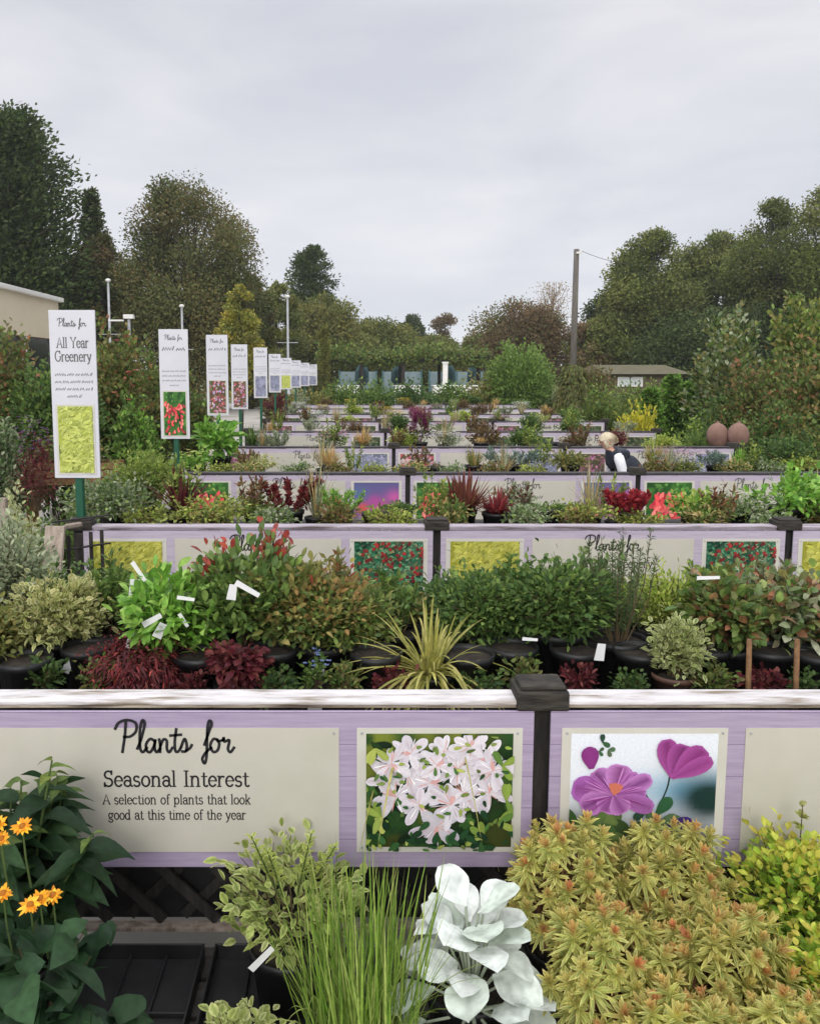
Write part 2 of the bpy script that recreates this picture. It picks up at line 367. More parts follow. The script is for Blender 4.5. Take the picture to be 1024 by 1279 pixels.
def dots(g, rng, C, R, size, P, petals=5, face=None):       # small star flowers at centres C
    n = len(C)
    for k in range(petals):
        a = 2 * PI * k / petals + rng.random(n)
        if face is None:
            D = np.stack([np.cos(a), np.sin(a), np.full(n, .35)], -1)
        else: D = np.stack([np.cos(a), np.full(n, -.25), np.sin(a)], -1)
        kites(g, C, D, np.tile(UP, (n, 1)), size * rng.uniform(.8, 1.2, n), size * .55, pick(rng, n, P))

def bigleaf(g, rng, P, D, Nn, L, W, C, prof, cup=.25, wave=.05, droop=.25, nT=12, nU=7, rib=1.12, vein=.12):
    n = len(P); D = unit(D); S = unit(np.cross(D, Nn) + 1e-7); Nn = np.cross(S, D); T = np.linspace(0, 1, nT); u = np.linspace(-1, 1, nU)
    wp = np.interp(T, prof[0], prof[1]); ph = rng.random((n, 1, 1)) * 6.28; dr = np.broadcast_to(droop, (n,))
    B = P[:, None, :] + D[:, None, :] * (L[:, None] * T)[:, :, None]; B = B - Nn[:, None, :] * ((dr * L)[:, None] * T ** 2)[:, :, None]
    hw = (W[:, None] * wp[None, :] / 2)[:, :, None]; au = np.abs(u)[None, None, :]
    off = hw * cup * au ** 1.6 + W[:, None, None] * wave * np.sin(T[None, :, None] * 11 + ph + u[None, None, :] * 2.5) * au ** 2
    V = B[:, :, None, :] + S[:, None, None, :] * (hw * u[None, None, :])[..., None] + Nn[:, None, None, :] * off[..., None]
    CC = np.broadcast_to(C[:, None, None, :], (n, nT, nU, 3)).copy(); CC *= (1 - vein * np.abs(np.sin(T[None, :, None] * 13 - np.abs(u)[None, None, :] * 3.2)) ** 6)[..., None]; CC[:, :, nU // 2, :] *= rib
    base = np.arange(n)[:, None, None] * (nT * nU); r = np.arange(nT - 1)[None, :, None] * nU; j = np.arange(nU - 1)[None, None, :]
    g.add(V.reshape(-1, 3), np.stack([base + r + j, base + r + j + 1, base + r + nU + j + 1, base + r + nU + j], -1).reshape(-1, 4), CC.reshape(-1, 3))

# ------------------------------------------------------------------ lettering (own stroke alphabet)
def arc(cx, cy, rx, ry, a0, a1, n=14):
    return [(cx + rx * math.cos(math.radians(a0 + (a1 - a0) * i / n)), cy + ry * math.sin(math.radians(a0 + (a1 - a0) * i / n))) for i in range(n + 1)]
def sf(x, y, w=.085): return [(x - w, y), (x + w, y)]
GL = {
 'a': (.44, [[(.06, .36)] + arc(.20, .33, .14, .13, 150, 0) + [(.34, .08), (.42, .0)], arc(.20, .135, .145, .135, 60, 390)]),
 'c': (.42, [arc(.22, .23, .175, .23, 45, 315)]),
 'd': (.50, [arc(.21, .23, .16, .23, 0, 360, 20), [(.37, .70), (.37, .0)], [(.28, .70), (.37, .70)], [(.37, 0), (.45, 0)]]),
 'e': (.43, [[(.05, .25), (.385, .25)], arc(.22, .23, .17, .23, 5, 318, 18)]),
 'f': (.30, [arc(.24, .59, .10, .11, 40, 180, 8) + [(.14, .0)], [(.03, .45), (.27, .45)], sf(.14, 0)]),
 'g': (.46, [arc(.20, .29, .145, .165, 0, 360, 18), [(.30, .42), (.42, .46)], [(.12, .15), (.09, .06), (.18, .02), (.33, .0), (.37, -.08)], arc(.21, -.10, .16, .10, 10, -190, 14)]),
 'h': (.52, [[(.10, .70), (.10, .0)], [(.02, .70), (.10, .70)], [(.10, .30)] + arc(.25, .31, .14, .15, 170, 0, 10) + [(.39, .0)], sf(.10, 0), sf(.39, 0)]),
 'i': (.24, [[(.12, .46), (.12, 0)], [(.04, .46), (.12, .46)], sf(.12, 0), [(.10, .63), (.14, .63)], [(.10, .65), (.14, .65)]]),
 'k': (.48, [[(.10, .70), (.10, .0)], [(.02, .70), (.10, .70)], [(.36, .45), (.11, .19)], [(.19, .27), (.38, 0)], sf(.10, 0), sf(.39, 0, .07), sf(.36, .45, .07)]),
 'l': (.24, [[(.12, .70), (.12, 0)], [(.04, .70), (.12, .70)], sf(.12, 0)]),
 'm': (.78, [[(.10, .46), (.10, 0)], [(.02, .46), (.10, .46)], [(.10, .30)] + arc(.24, .32, .13, .14, 170, 0, 10) + [(.37, .0)], [(.37, .30)] + arc(.51, .32, .13, .14, 170, 0, 10) + [(.64, 0)], sf(.10, 0), sf(.37, 0), sf(.64, 0)]),
 'n': (.52, [[(.10, .46), (.10, 0)], [(.02, .46), (.10, .46)], [(.10, .30)] + arc(.25, .31, .14, .15, 170, 0, 10) + [(.39, 0)], sf(.10, 0), sf(.39, 0)]),
 'o': (.46, [arc(.23, .23, .175, .23, 0, 360, 22)]),
 'p': (.50, [[(.10, .46), (.10, -.20)], [(.02, .46), (.10, .46)], arc(.27, .23, .16, .23, 0, 360, 20), sf(.10, -.2)]),
 'r': (.37, [[(.10, .46), (.10, 0)], [(.02, .46), (.10, .46)], [(.10, .28)] + arc(.25, .28, .14, .17, 170, 60, 8), sf(.10, 0)]),
 's': (.38, [arc(.19, .345, .125, .115, 35, 250, 12) + arc(.19, .115, .135, .115, 70, -150, 12)]),
 't': (.32, [[(.14, .60), (.14, .10)] + arc(.23, .09, .09, .09, 180, 320, 8), [(.03, .45), (.28, .45)]]),
 'u': (.50, [[(.09, .46), (.09, .14)] + arc(.22, .14, .13, .14, 180, 360, 10), [(.35, .46), (.35, 0), (.44, 0)], [(.02, .46), (.09, .46)], [(.28, .46), (.35, .46)]]),
 'y': (.46, [[(.06, .46), (.24, .02)], [(.41, .46), (.24, .02), (.16, -.16), (.06, -.19)], sf(.07, .46, .07), sf(.40, .46, .06)]),
 'A': (.62, [[(.06, 0), (.31, .70), (.56, 0)], [(.16, .24), (.46, .24)], sf(.06, 0, .07), sf(.56, 0, .07)]),
 'S': (.50, [arc(.25, .525, .17, .165, 35, 255, 14) + arc(.24, .18, .185, .18, 75, -150, 14), [(.40, .70), (.40, .55)], [(.07, .0), (.07, .16)]]),
 'I': (.32, [[(.16, .70), (.16, 0)], sf(.16, .70, .10), sf(.16, 0, .10)]),
 'Y': (.60, [[(.06, .70), (.30, .33), (.54, .70)], [(.30, .33), (.30, 0)], sf(.30, 0), sf(.07, .70, .07), sf(.53, .70, .07)]),
 'G': (.66, [arc(.34, .35, .27, .35, 45, 330, 20) , [(.58, .16), (.58, .32)], sf(.56, .32, .09), [(.54, .70), (.54, .54)]]),
}
def catmull(P, n=7):
    P = np.array(P, float); Q = np.vstack([2 * P[0] - P[1], P, 2 * P[-1] - P[-2]]); out = []
    for i in range(1, len(Q) - 2):
        for t in np.arange(n) / n:
            a, b, c, d = Q[i - 1], Q[i], Q[i + 1], Q[i + 2]
            out.append(.5 * (2 * b + (c - a) * t + (2 * a - 5 * b + 4 * c - d) * t * t + (3 * b - a - 3 * c + d) * t ** 3))
    out.append(P[-1]); return np.array(out)
SCRIPT = [
 [(.42, 2.25), (.34, 1.3), (.12, .0)],
 [(-.35, 1.75), (-.1, 2.2), (.5, 2.42), (1.12, 2.2), (1.15, 1.6), (.75, 1.2), (.25, 1.15)],
 [(1.2, .25), (1.5, 1.0), (1.78, 2.1), (1.62, 2.4), (1.44, 1.7), (1.4, .4), (1.58, .0), (1.9, .35)],
 [(2.45, .85), (2.15, 1.0), (1.85, .6), (1.9, .1), (2.15, .02), (2.42, .5), (2.52, .98), (2.45, .3), (2.6, .0), (2.85, .3)],
 [(2.8, .98), (2.86, .5), (2.84, 0)], [(2.86, .45), (3.1, .95), (3.34, .85), (3.34, .25), (3.5, .0), (3.75, .35)],
 [(4.05, 1.75), (3.92, .8), (3.95, .1), (4.15, .05), (4.35, .35)], [(3.6, 1.25), (4.4, 1.32)],
 [(4.35, .35), (4.62, 1.0), (4.78, .55), (4.7, .08), (4.42, .05)], [(4.7, .08), (5.0, .3), (5.15, .55)],
 [(6.05, .55), (6.35, 1.4), (6.6, 2.15), (6.42, 2.35), (6.28, 1.6), (6.2, -.2), (6.05, -.85), (5.88, -.5), (6.15, -.02), (6.55, .35)],
 [(7.0, .95), (6.7, .98), (6.48, .5), (6.68, .02), (7.0, .15), (7.12, .65), (6.95, .95), (7.1, .85), (7.4, .9)],
 [(7.4, .9), (7.46, 1.1), (7.5, .8), (7.85, .9), (7.75, .25), (7.92, .0), (8.2, .35)],
]
def script_text(g, cx, z, w, y, sw=.24):          # 'Plants for', width w, x-height base line z
    k = w / 8.5
    for s in SCRIPT:
        P = catmull(s) * k; P[:, 0] += cx - w * .465; P[:, 1] += z
        g.ribbon(P, sw * k, y)
def serif_text(g, txt, cx, z, em, y, wt=.07, width=None):
    adv = lambda ch: .30 if ch == ' ' else GL[ch][0]
    tot = sum(adv(ch) for ch in txt); kx = em if width is None else width / tot
    x = cx - tot * kx / 2
    for ch in txt:
        if ch != ' ':
            for i, s in enumerate(GL[ch][1]):
                P = np.array(s, float); P = np.stack([x + P[:, 0] * kx, z + P[:, 1] * em], -1)
                g.ribbon(P, em * (wt if abs(P[0, 1] - P[-1, 1]) > 1e-6 or len(P) > 2 else wt * .6), y - .00004 * i)
        x += adv(ch) * kx
def scribble(g, rng, cx, z, w, hgt, y):           # a line of print too small to read
    x = cx - w / 2
    while x < cx + w / 2:
        ww = min(hgt * rng.uniform(1.2, 4), cx + w / 2 - x); n = max(4, int(ww / (hgt * .28)))
        P = np.stack([np.linspace(x, x + ww, n), z + hgt * (np.arange(n) % 2) * rng.uniform(.5, 1, n)], -1)
        g.ribbon(P, hgt * .28, y); x += ww + hgt * .7

# ------------------------------------------------------------------ printed pictures (flat prints on the boards)
def grid_print(g, w, h, fn, y=0, nx=30, nz=24):
    X, Z = np.meshgrid(np.linspace(-w / 2, w / 2, nx), np.linspace(0, h, nz), indexing='ij')
    C = fn(X.ravel() / w + .5, Z.ravel() / h)
    V = np.stack([X.ravel(), np.full(X.size, y), Z.ravel()], -1)
    i = np.arange(nx - 1)[:, None] * nz + np.arange(nz - 1)[None, :]
    g.add(V, np.stack([i, i + nz, i + nz + 1, i + 1], -1), np.clip(C, .003, .95))
def blotch(rng, n, P, s0=.08, s1=.3):
    cx, cz, s, c = rng.random(n), rng.random(n), rng.uniform(s0, s1, n), pick(rng, n, P)
    def f(u, v):
        W = np.exp(-((u[:, None] - cx) ** 2 + (v[:, None] - cz) ** 2) / s ** 2 * 2) + 1e-5
        W = W ** 3; return (W[..., None] * c).sum(1) / W.sum(1)[:, None]
    return f
FRONT = np.array([0, -1., 0])
def petal2(g, rng, P, ang, L, W, C, y, clip, E=None, wp=(.28, .5, .74, .92, 1, .93, .68, .2), T=(0, .15, .3, .45, .62, .78, .91, 1)):
    n = len(P); D = np.stack([np.cos(ang), np.zeros(n), np.sin(ang)], -1)
    Q = np.stack([P[:, 0], y - .0011 * np.arange(n) / n, P[:, 1]], -1)
    leaves(g, Q, D, np.tile(FRONT, (n, 1)), L, W, C, T=T, wp=wp, fold=0, droop=0, clip=clip, E=E)
def picture_mesh(kind, w, h, seed=1):
    g = G(); rng = np.random.default_rng(seed); cl = (-w / 2, w / 2, 0, h)
    R = lambda n: np.stack([rng.uniform(-w / 2, w / 2, n), rng.uniform(0, h, n)], -1)
    lay = [0]
    def nxt(): lay[0] += 1; return -.00003 * lay[0]
    def scatter(n, L, P, ang=None, wf=.5, edge=None):
        for q in range(4):
            m = n // 4; lay[0] += 40; a = rng.random(m) * 2 * PI if ang is None else ang + rng.normal(size=m) * .5
            petal2(g, rng, R(m), a, L * w * rng.uniform(.6, 1.3, m), L * w * wf, pick(rng, m, P), nxt(), cl, E=pick(rng, m, edge) if edge is not None else None)
    if kind == 'azalea':
        grid_print(g, w, h, blotch(rng, 70, pal((22, 44, 22), (38, 72, 32), (70, 96, 40), (18, 30, 20), (112, 120, 44)), .06, .2))
        scatter(60, .10, pal((34, 66, 30), (58, 92, 40), (20, 40, 22)))
        cs = [(-.36, .60), (-.30, .46), (-.22, .66), (-.06, .58), (.12, .70), (.28, .66), (.34, .50), (-.20, .84), (.03, .86), (.20, .90), (.30, .80), (-.02, .74), (.16, .50), (-.14, .40), (-.02, .20), (.08, .40), (-.33, .76), (.36, .70)]
        for (x, z) in cs:
            c = np.array([[x * w, z * h]]); big = .165 * w * rng.uniform(.8, 1.15)
            a0 = rng.random() * 6.28; dim = .86 if z < .3 else 1
            for k in range(7):
                a = np.array([a0 + k * .9 + rng.normal() * .3])
                petal2(g, rng, c, a, big * rng.uniform(.7, 1.2), big * rng.uniform(.3, .55), pick(rng, 1, pal((200, 190, 198), (210, 202, 208), (192, 178, 186)), .05) * dim, nxt(), cl,
                       E=pick(rng, 1, pal((214, 210, 216), (202, 196, 206), (194, 192, 200)), .04) * dim)
            petal2(g, rng, c, rng.random(1) * 6.28, big * .4, big * .22, pal((208, 160, 158)), nxt(), cl)
            for k in range(4):
                petal2(g, rng, c, rng.random(1) * 6.28, big * .6, big * .04, pal((206, 150, 140)), nxt(), cl)
            for k in range(9):
                a = rng.random(1) * 6.28; petal2(g, rng, c + big * .2 * np.array([[math.cos(a[0]), math.sin(a[0])]]), a, big * rng.uniform(.3, .7), big * .05, pick(rng, 1, pal((196, 184, 194), (240, 236, 240), (178, 168, 176))), nxt(), cl)
        scatter(90, .05, pal((70, 104, 48), (118, 136, 60), (40, 74, 40), (24, 46, 28), (150, 160, 80)))
        for (x, z) in ((.42, .75), (.45, .45), (-.44, .9), (.4, .25), (-.4, .3), (-.45, .15), (.3, .12)):
            for k in range(3): petal2(g, rng, np.array([[x * w, z * h]]), rng.random(1) * 6.28, .12 * w, .05 * w, pick(rng, 1, pal((120, 140, 60), (84, 116, 52), (160, 168, 84)), .1), nxt(), cl)
        lay[0] += 40; m = 22; petal2(g, rng, np.stack([rng.uniform(-.5, .5, m) * w, rng.uniform(0, .3, m) * h], -1), rng.random(m) * 6.28, .09 * w, .045 * w, pick(rng, m, pal((30, 62, 34), (48, 84, 44), (20, 44, 28))), nxt(), cl)
    elif kind == 'hibiscus':
        def f(u, v):
            sky = np.outer(np.ones(len(u)), rgb(226, 230, 238)); blue = rgb(120, 168, 196); dk = rgb(26, 52, 50); navy = rgb(60, 90, 120)
            a = np.exp(-((v - .5) / .17) ** 2)[:, None] * np.clip((u - .25) * 2, 0, 1)[:, None]; c = sky * (1 - a) + blue * a
            b = np.clip(np.exp(-(((u - .95) / .22) ** 2 + ((v - .42) / .2) ** 2)) * 1.3, 0, 1)[:, None]; c = c * (1 - b) + dk * b
            b = np.clip(np.exp(-(((u - .85) / .3) ** 2 + ((v - .0) / .2) ** 2)) * 1.2, 0, 1)[:, None]; c = c * (1 - b) + rgb(28, 30, 34) * b
            b = np.clip(np.exp(-(((u - .1) / .35) ** 2 + ((v - .05) / .28) ** 2)) * 1.2, 0, 1)[:, None]; c = c * (1 - b) + rgb(44, 66, 40) * b
            b = np.exp(-(((u - .6) / .16) ** 2 + ((v - .22) / .1) ** 2))[:, None]; return c * (1 - b) + navy * b * .6 + sky * b * .4
        grid_print(g, w, h, f)
        st = G()
        for P in ([(.52, .02), (.58, .25), (.66, .5), (.68, .62)],):
            Q = catmull([((a - .5) * w, b * h) for a, b in P]); g.ribbon(Q, .012 * w, nxt(), rgb(38, 56, 44))
        for q in range(3):
            lay[0] += 40; m = 10; petal2(g, rng, np.stack([rng.uniform(-.48, -.05, m) * w, rng.uniform(.0, .22, m) * h], -1), rng.random(m) * 6.28, .16 * w, .09 * w, pick(rng, m, pal((70, 96, 50), (40, 66, 36), (104, 120, 66))), nxt(), cl)
        petal2(g, rng, np.array([[.04 * w, .42 * h], [.10 * w, .3 * h]]), np.array([2.6, .9]), .15 * w, .09 * w, pal((44, 86, 56)), nxt(), cl)
        for (bx, bz, bs) in ((-.29, .93, .06), (-.25, .86, .05), (-.31, .85, .04), (.02, .33, .10), (.20, .30, .12)):
            for k in range(3): petal2(g, rng, np.array([[bx * w, bz * h]]), rng.random(1) * 6.28, bs * w, bs * .6 * w, pick(rng, 1, pal((52, 84, 56), (84, 104, 74), (36, 60, 50))), nxt(), cl)
        c = np.array([[-.20 * w, .47 * h]])
        for a, L, Wd in ((2.25, .22, .17), (2.95, .29, .20), (1.35, .22, .19), (.75, .22, .10), (.45, .28, .13), (.0, .22, .12), (-.35, .29, .13), (3.55, .24, .17), (4.25, .14, .16), (5.2, .15, .15)):
            petal2(g, rng, c, np.array([a]), L * w, Wd * w, pick(rng, 1, pal((132, 70, 126), (142, 84, 142), (116, 60, 120)), .10), nxt(), cl, E=pick(rng, 1, pal((176, 108, 180), (164, 96, 172), (184, 124, 186)), .04), wp=(.14, .38, .66, .88, 1, .97, .78, .42))
        for k in range(46):
            a = rng.choice([2.9, 1.35, 3.5, .45, -.3, 2.3]) + rng.normal() * .28
            petal2(g, rng, c + [.02 * w * math.cos(a), .02 * w * math.sin(a)], np.array([a]), rng.uniform(.12, .22) * w, .006 * w, pick(rng, 1, pal((120, 48, 112), (190, 130, 190), (136, 62, 130)), .1), nxt(), cl)
        for k in range(5): petal2(g, rng, c, np.array([.9 + .25 * k]), .09 * w, .03 * w, pal((196, 110, 90)), nxt(), cl)
        c = np.array([[.19 * w, .62 * h]])
        for a, L, Wd in ((1.75, .28, .15), (1.25, .25, .18), (.75, .30, .18), (.45, .30, .12)):
            petal2(g, rng, c, np.array([a]), L * w, Wd * w, pick(rng, 1, pal((122, 46, 106), (134, 58, 120), (102, 38, 92)), .06), nxt(), cl, E=pal((162, 78, 150)), wp=(.14, .38, .66, .88, 1, .97, .76, .4))
        petal2(g, rng, np.array([[-.36 * w, .70 * h], [.12 * w, .14 * h], [.15 * w, .12 * h]]), np.array([1.7, .2, .5]), np.array([.16, .24, .22]) * w, .12 * w, pal((128, 50, 120), (76, 48, 130), (64, 40, 112)), nxt(), cl)
    elif kind == 'gold':
        grid_print(g, w, h, blotch(rng, 60, pal((150, 150, 52), (128, 132, 48), (170, 168, 70)), .06, .2))
        scatter(520, .11, pal((172, 168, 60), (186, 182, 84), (138, 142, 52), (154, 156, 58), (116, 120, 48)), .5, .36, pal((190, 188, 100), (160, 158, 66)))
    elif kind == 'lime':
        grid_print(g, w, h, blotch(rng, 60, pal((150, 160, 66), (110, 124, 50), (176, 184, 90)), .06, .2))
        scatter(380, .2, pal((176, 184, 86), (188, 196, 110), (150, 162, 70), (122, 136, 60), (164, 174, 80)), .45, .38, pal((198, 204, 120), (168, 178, 84)))
    elif kind == 'berry':
        grid_print(g, w, h, blotch(rng, 80, pal((34, 84, 60), (24, 56, 44), (60, 116, 84), (78, 104, 80)), .05, .15))
        scatter(240, .075, pal((48, 110, 78), (82, 140, 104), (32, 78, 56), (104, 150, 110), (22, 48, 38), (120, 120, 80)))
        scatter(240, .045, pal((48, 104, 76), (92, 140, 108), (120, 150, 116), (22, 48, 38), (136, 120, 84)))
        for q in range(3): lay[0] += 40; m = 30; petal2(g, rng, R(m), rng.random(m) * 6.28, .055 * w, .05 * w, pick(rng, m, pal((150, 48, 44), (124, 40, 40), (90, 34, 36))), nxt(), cl)
    elif kind == 'fuchsia':
        grid_print(g, w, h, blotch(rng, 60, pal((44, 92, 40), (78, 124, 54), (30, 60, 34)), .08, .25))
        scatter(60, .14, pal((60, 112, 48), (92, 136, 66), (34, 74, 36)))
        for q in range(4): lay[0] += 40; m = 16; P = R(m) * [.8, .7]; P[:, 1] += .08 * h; petal2(g, rng, P, -1.57 + rng.normal(size=m) * .5, .17 * w, .10 * w, pick(rng, m, pal((196, 50, 62), (214, 84, 84), (170, 40, 60), (226, 130, 120))), nxt(), cl)
    elif kind == 'echinacea':
        def f(u, v):
            c = np.outer(np.ones(len(u)), rgb(118, 96, 158)) * (1 - v[:, None]) + v[:, None] * rgb(96, 92, 138)
            for (a, b, s, k) in ((.2, .3, .16, (214, 88, 72)), (.62, .28, .2, (214, 74, 140)), (.9, .6, .18, (196, 92, 160)), (.45, .5, .15, (176, 80, 150)), (.1, .7, .2, (90, 110, 150)), (.8, .1, .2, (170, 150, 110))):
                W = np.exp(-(((u - a) / s) ** 2 + ((v - b) / s) ** 2))[:, None]; c = c * (1 - W) + rgb(*k) * W
            return c
        grid_print(g, w, h, f)
    elif kind == 'lavender':
        grid_print(g, w, h, blotch(rng, 60, pal((124, 128, 150), (104, 112, 124), (150, 150, 176)), .06, .2))
        scatter(200, .07, pal((150, 148, 178), (176, 174, 200), (124, 130, 146), (112, 122, 112), (160, 150, 184)))
    elif kind == 'plum':
        grid_print(g, w, h, blotch(rng, 60, pal((96, 78, 70), (70, 76, 52), (124, 84, 96)), .06, .2))
        scatter(160, .10, pal((150, 84, 116), (110, 64, 80), (92, 96, 62), (140, 110, 92), (64, 60, 46), (176, 120, 150)))
    elif kind == 'pinkmix':
        grid_print(g, w, h, blotch(rng, 50, pal((92, 84, 56), (70, 84, 48), (112, 78, 70)), .08, .2))
        scatter(90, .20, pal((176, 84, 96), (196, 130, 150), (150, 60, 70), (98, 104, 60), (168, 150, 190), (200, 180, 170)))
    else:
        grid_print(g, w, h, blotch(rng, 50, pal((44, 60, 42), (60, 78, 56), (78, 74, 60)), .08, .2))
        scatter(100, .14, pal((70, 96, 62), (98, 110, 80), (50, 66, 48), (120, 104, 84)))
    return g

# ------------------------------------------------------------------ benches
Y0, DY = 2.22, 2.61
YK = [Y0 + DY * k for k in range(9)]
ZBT, ZBB = zat(884, Y0), zat(1077, Y0)
HB = ZBT - ZBB; UB = HB / 193.0; UH = UB * .945
ZRAIL = zat(873, Y0); ZTAB = ZRAIL - .15; ZLOW = .21
PX = [-1.63, .5, 2.6, 4.7, 6.8]
OX = [.03] + [0] * 12       # the front bench stands a touch further right
NP = [3, 4, 5, 4, 4, 4, 4, 4, 4]
ORD = ['front', 'second', 'third', 'fourth', 'fifth', 'sixth', 'seventh', 'eighth', 'rearmost']
BAY = ['left', 'middle', 'right', 'far right']

def bench(k):
    xs = [p + OX[k] for p in PX[:NP[k]]]; y = YK[k]
    t = thing('display_bench', f'long two level timber plant bench, the {ORD[k]} one of the rows seen from the viewer', 'plant bench', (0, y, 0), group='plant benches in parallel rows')
    x0, x1 = xs[0], xs[-1]
    g = G()
    for i in range(7): g.box(x0 + .03, x1 - .03, .115 + i * .135, .235 + i * .135, ZTAB - .03, ZTAB)
    obj('upper_shelf', g, 'table', t, bevel=.004)
    g = G(); n = int((x1 - x0) / .25)
    for i in range(7): g.box(x0 + .03, x1 - .03, -.97 + i * .135, -.85 + i * .135, ZLOW - .03, ZLOW)
    obj('lower_shelf', g, 'table', t, bevel=.004)
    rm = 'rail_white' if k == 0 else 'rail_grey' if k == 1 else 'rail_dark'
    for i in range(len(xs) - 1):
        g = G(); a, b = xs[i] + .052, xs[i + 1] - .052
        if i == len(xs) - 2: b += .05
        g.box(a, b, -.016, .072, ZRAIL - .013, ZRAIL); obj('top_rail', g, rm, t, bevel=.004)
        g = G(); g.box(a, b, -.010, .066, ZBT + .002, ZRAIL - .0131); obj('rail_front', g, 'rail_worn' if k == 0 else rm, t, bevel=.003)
        if k < 4:
            g = G(); sp = .16; n = int((2.1 + .7) / sp)
            for s in (-1, 1):
                for j in range(n):
                    u0 = -.72 + j * sp; p = [a + u0, ZLOW + .02]; q = [a + u0 + (ZBB - ZLOW + .06), ZBB + .08]
                    lo, hi = a, b
                    tt0 = max(0, (lo - p[0]) / (q[0] - p[0])); tt1 = min(1, (hi - p[0]) / (q[0] - p[0]))
                    if tt1 - tt0 < .1: continue
                    P = [p[0] + (q[0] - p[0]) * tt0, p[1] + (q[1] - p[1]) * tt0]; Q = [p[0] + (q[0] - p[0]) * tt1, p[1] + (q[1] - p[1]) * tt1]
                    if s < 0: P[0] = a + b - P[0]; Q[0] = a + b - Q[0]
                    yy = .06 + .012 * s
                    g.bar((P[0], yy, P[1]), (Q[0], yy, Q[1]), .030, .011, up=(0, 1, 0))
            obj('trellis_panel', g, 'dark_wood', t)
            g = G(); g.box(a, b, .085, .095, ZLOW + .002, ZTAB - .04); obj('dark_backing', g, 'pot', t)  # black sheet added behind the trellis, stands in for the dark under the bench
            g = G(); g.box(a, b, .02, .055, ZLOW + .002, ZLOW + .012); obj('ledge_strip', g, 'old_wood', t)
    for x in xs:
        g = G(); g.box(x - .05, x + .05, .012, .112, 0, ZRAIL - .03)
        po = obj('post', g, 'dark_wood', t, bevel=.006)
        g = G()
        g.box(x - .073, x + .073, -.03, .09, ZRAIL - .026, ZRAIL + .030); g.box(x - .062, x + .066, -.022, .082, ZRAIL + .0301, ZRAIL + .044)
        cp = obj('post_cap', g, 'cap_wood', po, bevel=.012)
        g = G(); g.box(x - .04, x + .04, .92, 1.0, 0, ZTAB - .031); obj('leg', g, 'dark_wood', t)
        g = G(); g.box(x - .04, x + .04, -.95, -.87, 0, ZLOW - .031); obj('leg', g, 'dark_wood', t)
    return t
for k in range(9): bench(k)

